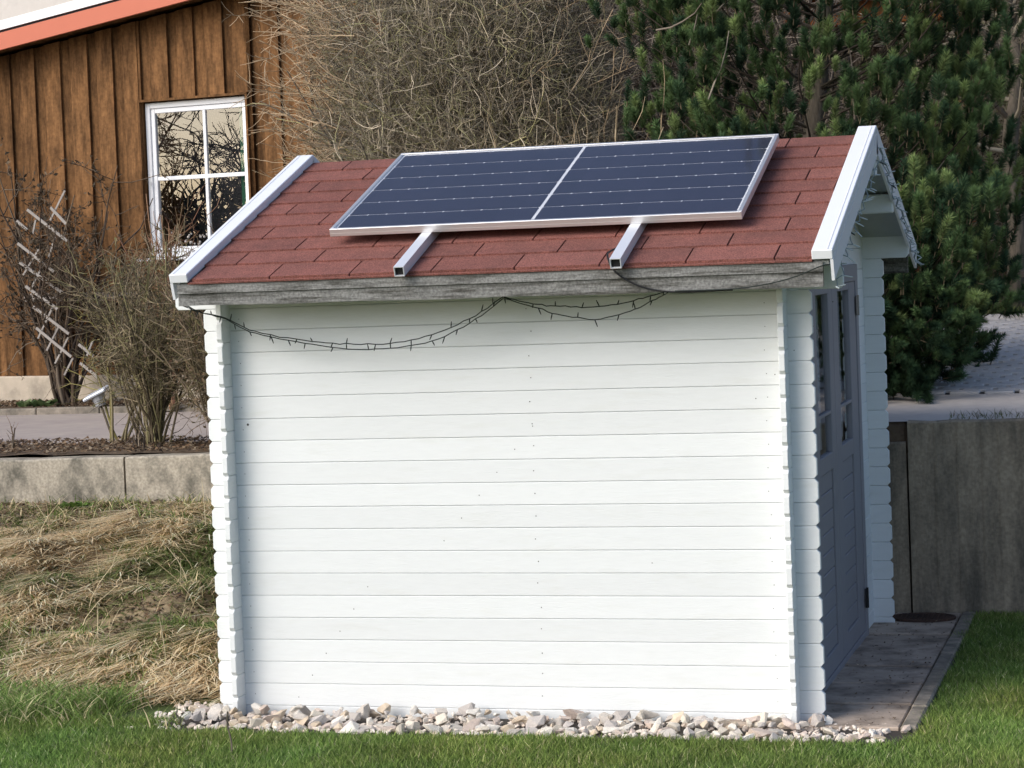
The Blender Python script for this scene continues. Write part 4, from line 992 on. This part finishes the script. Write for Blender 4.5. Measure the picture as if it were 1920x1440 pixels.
# ------------------------------------------------------------------ things at the left
# broken lattice trellis in front of the house wall
tr = empty('lattice_trellis', 'broken diagonal lattice trellis of pale thin slats leaning by the rose bush', 'trellis', (-4.945, 7.02, .92), 0)
def slat(x0, z0, x1, z1, w_=.011, y=0, name='slat'):
    d_ = Vector((x1-x0, 0, z1-z0)); n_ = Vector((-d_.z, 0, d_.x)).normalized()*w_; p0 = Vector((x0, y, z0)); p1 = Vector((x1, y, z1)); e = Vector((0, .006, 0))
    vs = [p0-n_-e, p1-n_-e, p1+n_-e, p0+n_-e, p0-n_+e, p1-n_+e, p1+n_+e, p0+n_+e]
    MB().add(vs, [(0, 1, 2, 3), (4, 5, 6, 7), (0, 1, 5, 4), (1, 2, 6, 5), (2, 3, 7, 6), (3, 0, 4, 7)]).build(name, M['lattice'], tr)
def hp(u, v):     # helper numbers: position on the trellis plane for its slats (metres)
    return ((u-112)/237.0+(765-v)*.0002, (765-v)/237.0)
for (u0, v0, u1, v1) in ((50, 390, 132, 452), (28, 410, 50, 428), (30, 452, 105, 508), (34, 488, 125, 550), (46, 533, 112, 578), (62, 572, 135, 625), (68, 612, 140, 668), (98, 388, 130, 420), (155, 645, 185, 668), (158, 680, 195, 708)):
    a_ = hp(u0, v0); b2 = hp(u1, v1); slat(*a_, *b2)
for (u0, v0, u1, v1) in ((126, 358, 96, 412), (106, 442, 92, 482), (72, 465, 40, 512), (82, 492, 58, 535), (100, 575, 70, 632), (112, 612, 88, 655), (132, 632, 105, 680), (142, 670, 124, 702), (66, 410, 60, 436), (182, 640, 170, 668)):
    a_ = hp(u0, v0); b2 = hp(u1, v1); slat(*a_, *b2, w_=.007, y=.013)
pk = MB().bbox(-.58, .58, -.012, .012, -.035, .035, .004).build('grey_plank', M['greyplank']); pk.location = (-5.03, 7.70, 1.79); pk.rotation_euler = (0, .015, HA)
tag(pk, 'weathered grey plank fixed level across the lower house wall behind the shrubs', 'plank')
# solar garden lamp, tilted
lp = empty('garden_lamp', 'tilted solar garden lamp with pale blue cap on a thin stake beside the path', 'lamp', (-3.02, 3.98, .87))
MB().tube([(0, 0, -.03), (-.105, .01, .27)], .008, 8).build('stake', M['trunk'], lp)
MB().tube([(-.10, .01, .255), (-.125, .012, .33)], [.03, .05], 12).build('lens', M['lace'], lp)
cpv = MB(); cpv.bbox(-.085, .085, -.06, .06, -.008, .014, .006); cpo = cpv.build('cap', M['solar_lamp'], lp); cpo.location = (-.128, .012, .335); cpo.rotation_euler = (.25, -.42, 0)
# cut log at the left edge
lg = MB(); lg.tube([(-4.02, 3.45, .86), (-4.01, 3.46, 1.07)], [.125, .115], 14); tag(lg.build('cut_log', M['trunk'], smooth=False), 'short dark cut log standing on the bed at the left edge', 'log')
# leafy perennials by the plinth and shoots of bulbs
def rosette(name, label, loc, n, s, pal, up=.5, wf=.5):
    P = []; C = []; F = []
    for q in range(n):
        a_ = random.uniform(0, 6.28); l_ = s*random.uniform(.6, 1.2); o_ = Vector((random.gauss(0, s*.9), random.gauss(0, s*.3), 0)); d_ = Vector((math.cos(a_), math.sin(a_), up*random.uniform(.5, 1.8))).normalized(); sd_ = d_.cross(Vector((0, 0, 1))).normalized()*l_*wf*.5
        k = len(P); P += [o_, o_+d_*l_*.5+sd_, o_+d_*l_-Vector((0, 0, l_*.15)), o_+d_*l_*.5-sd_]; F.append((k, k+1, k+2, k+3)); C += [random.choice(pal)]*4
    o = fast(name, np.array([tuple(v) for v in P]), np.array(F), M['attr'], cols=np.array(C)); o.location = loc; return tag(o, label, 'plant')
GL = [(.12, .18, .07), (.18, .24, .11), (.08, .13, .05)]
rosette('leafy_perennial', 'clump of pale green leaves at the house plinth on the far left', (-5.75, 7.15, .93), 110, .10, GL, .6, .8)
rosette('leafy_perennial', 'smaller pale green leaf clump left of the rose bush foot', (-5.25, 7.22, .93), 50, .09, GL, .7, .8)
rosette('bulb_shoots', 'small cluster of blue-green bulb shoots on the bed near the cut log', (-3.72, 3.42, .9), 40, .055, [(.10, .2, .14), (.16, .26, .2)], 3, .15)
rosette('leafy_perennial', 'bright green broad leaves growing at the foot of the weathered wall', (-2.75, 2.80, .60), 60, .06, [(.12, .2, .04), (.09, .16, .035)], .7, .7)
# thin whip with a dry twig in the lawn
tw = MB().tube(smooth_path([(-.28, -.85, GZ), (-.285, -.84, GZ+.07), (-.30, -.835, GZ+.13), (-.295, -.84, GZ+.19)]), [.004]*25, 5).build('dry_twig', M['trunk']); tag(tw, 'thin dry twig standing in the lawn below the left corner of the shed', 'twig')

# ------------------------------------------------------------------ trees on the near side of the place (seen mirrored in the house window)
bare_tree((-15.5, -2.2, -.1), 6.0, 'bare garden tree out in front to the left of the lawn', tr=.12, pal=GB, rr=(.008, .013))
bare_tree((-16.5, -6.5, -.1), 6.5, 'second bare garden tree further out left in front', tr=.14, pal=GB, rr=(.008, .013))
hd = empty('reflection_hedge', 'long dark hedge out of view on the far left, added for the house window to reflect', 'hedge', (-17, -6, -.1))  # unseen hedge, added as the dark lower part of the window reflection
tb_, pl = twigmass(hd, 14000, (0, 0, 1.4), (9, 2.2, 1.9), [(.05, .07, .03), (.08, .07, .05)], ln=(.4, .9), r_=(.015, .03), shell=.6)
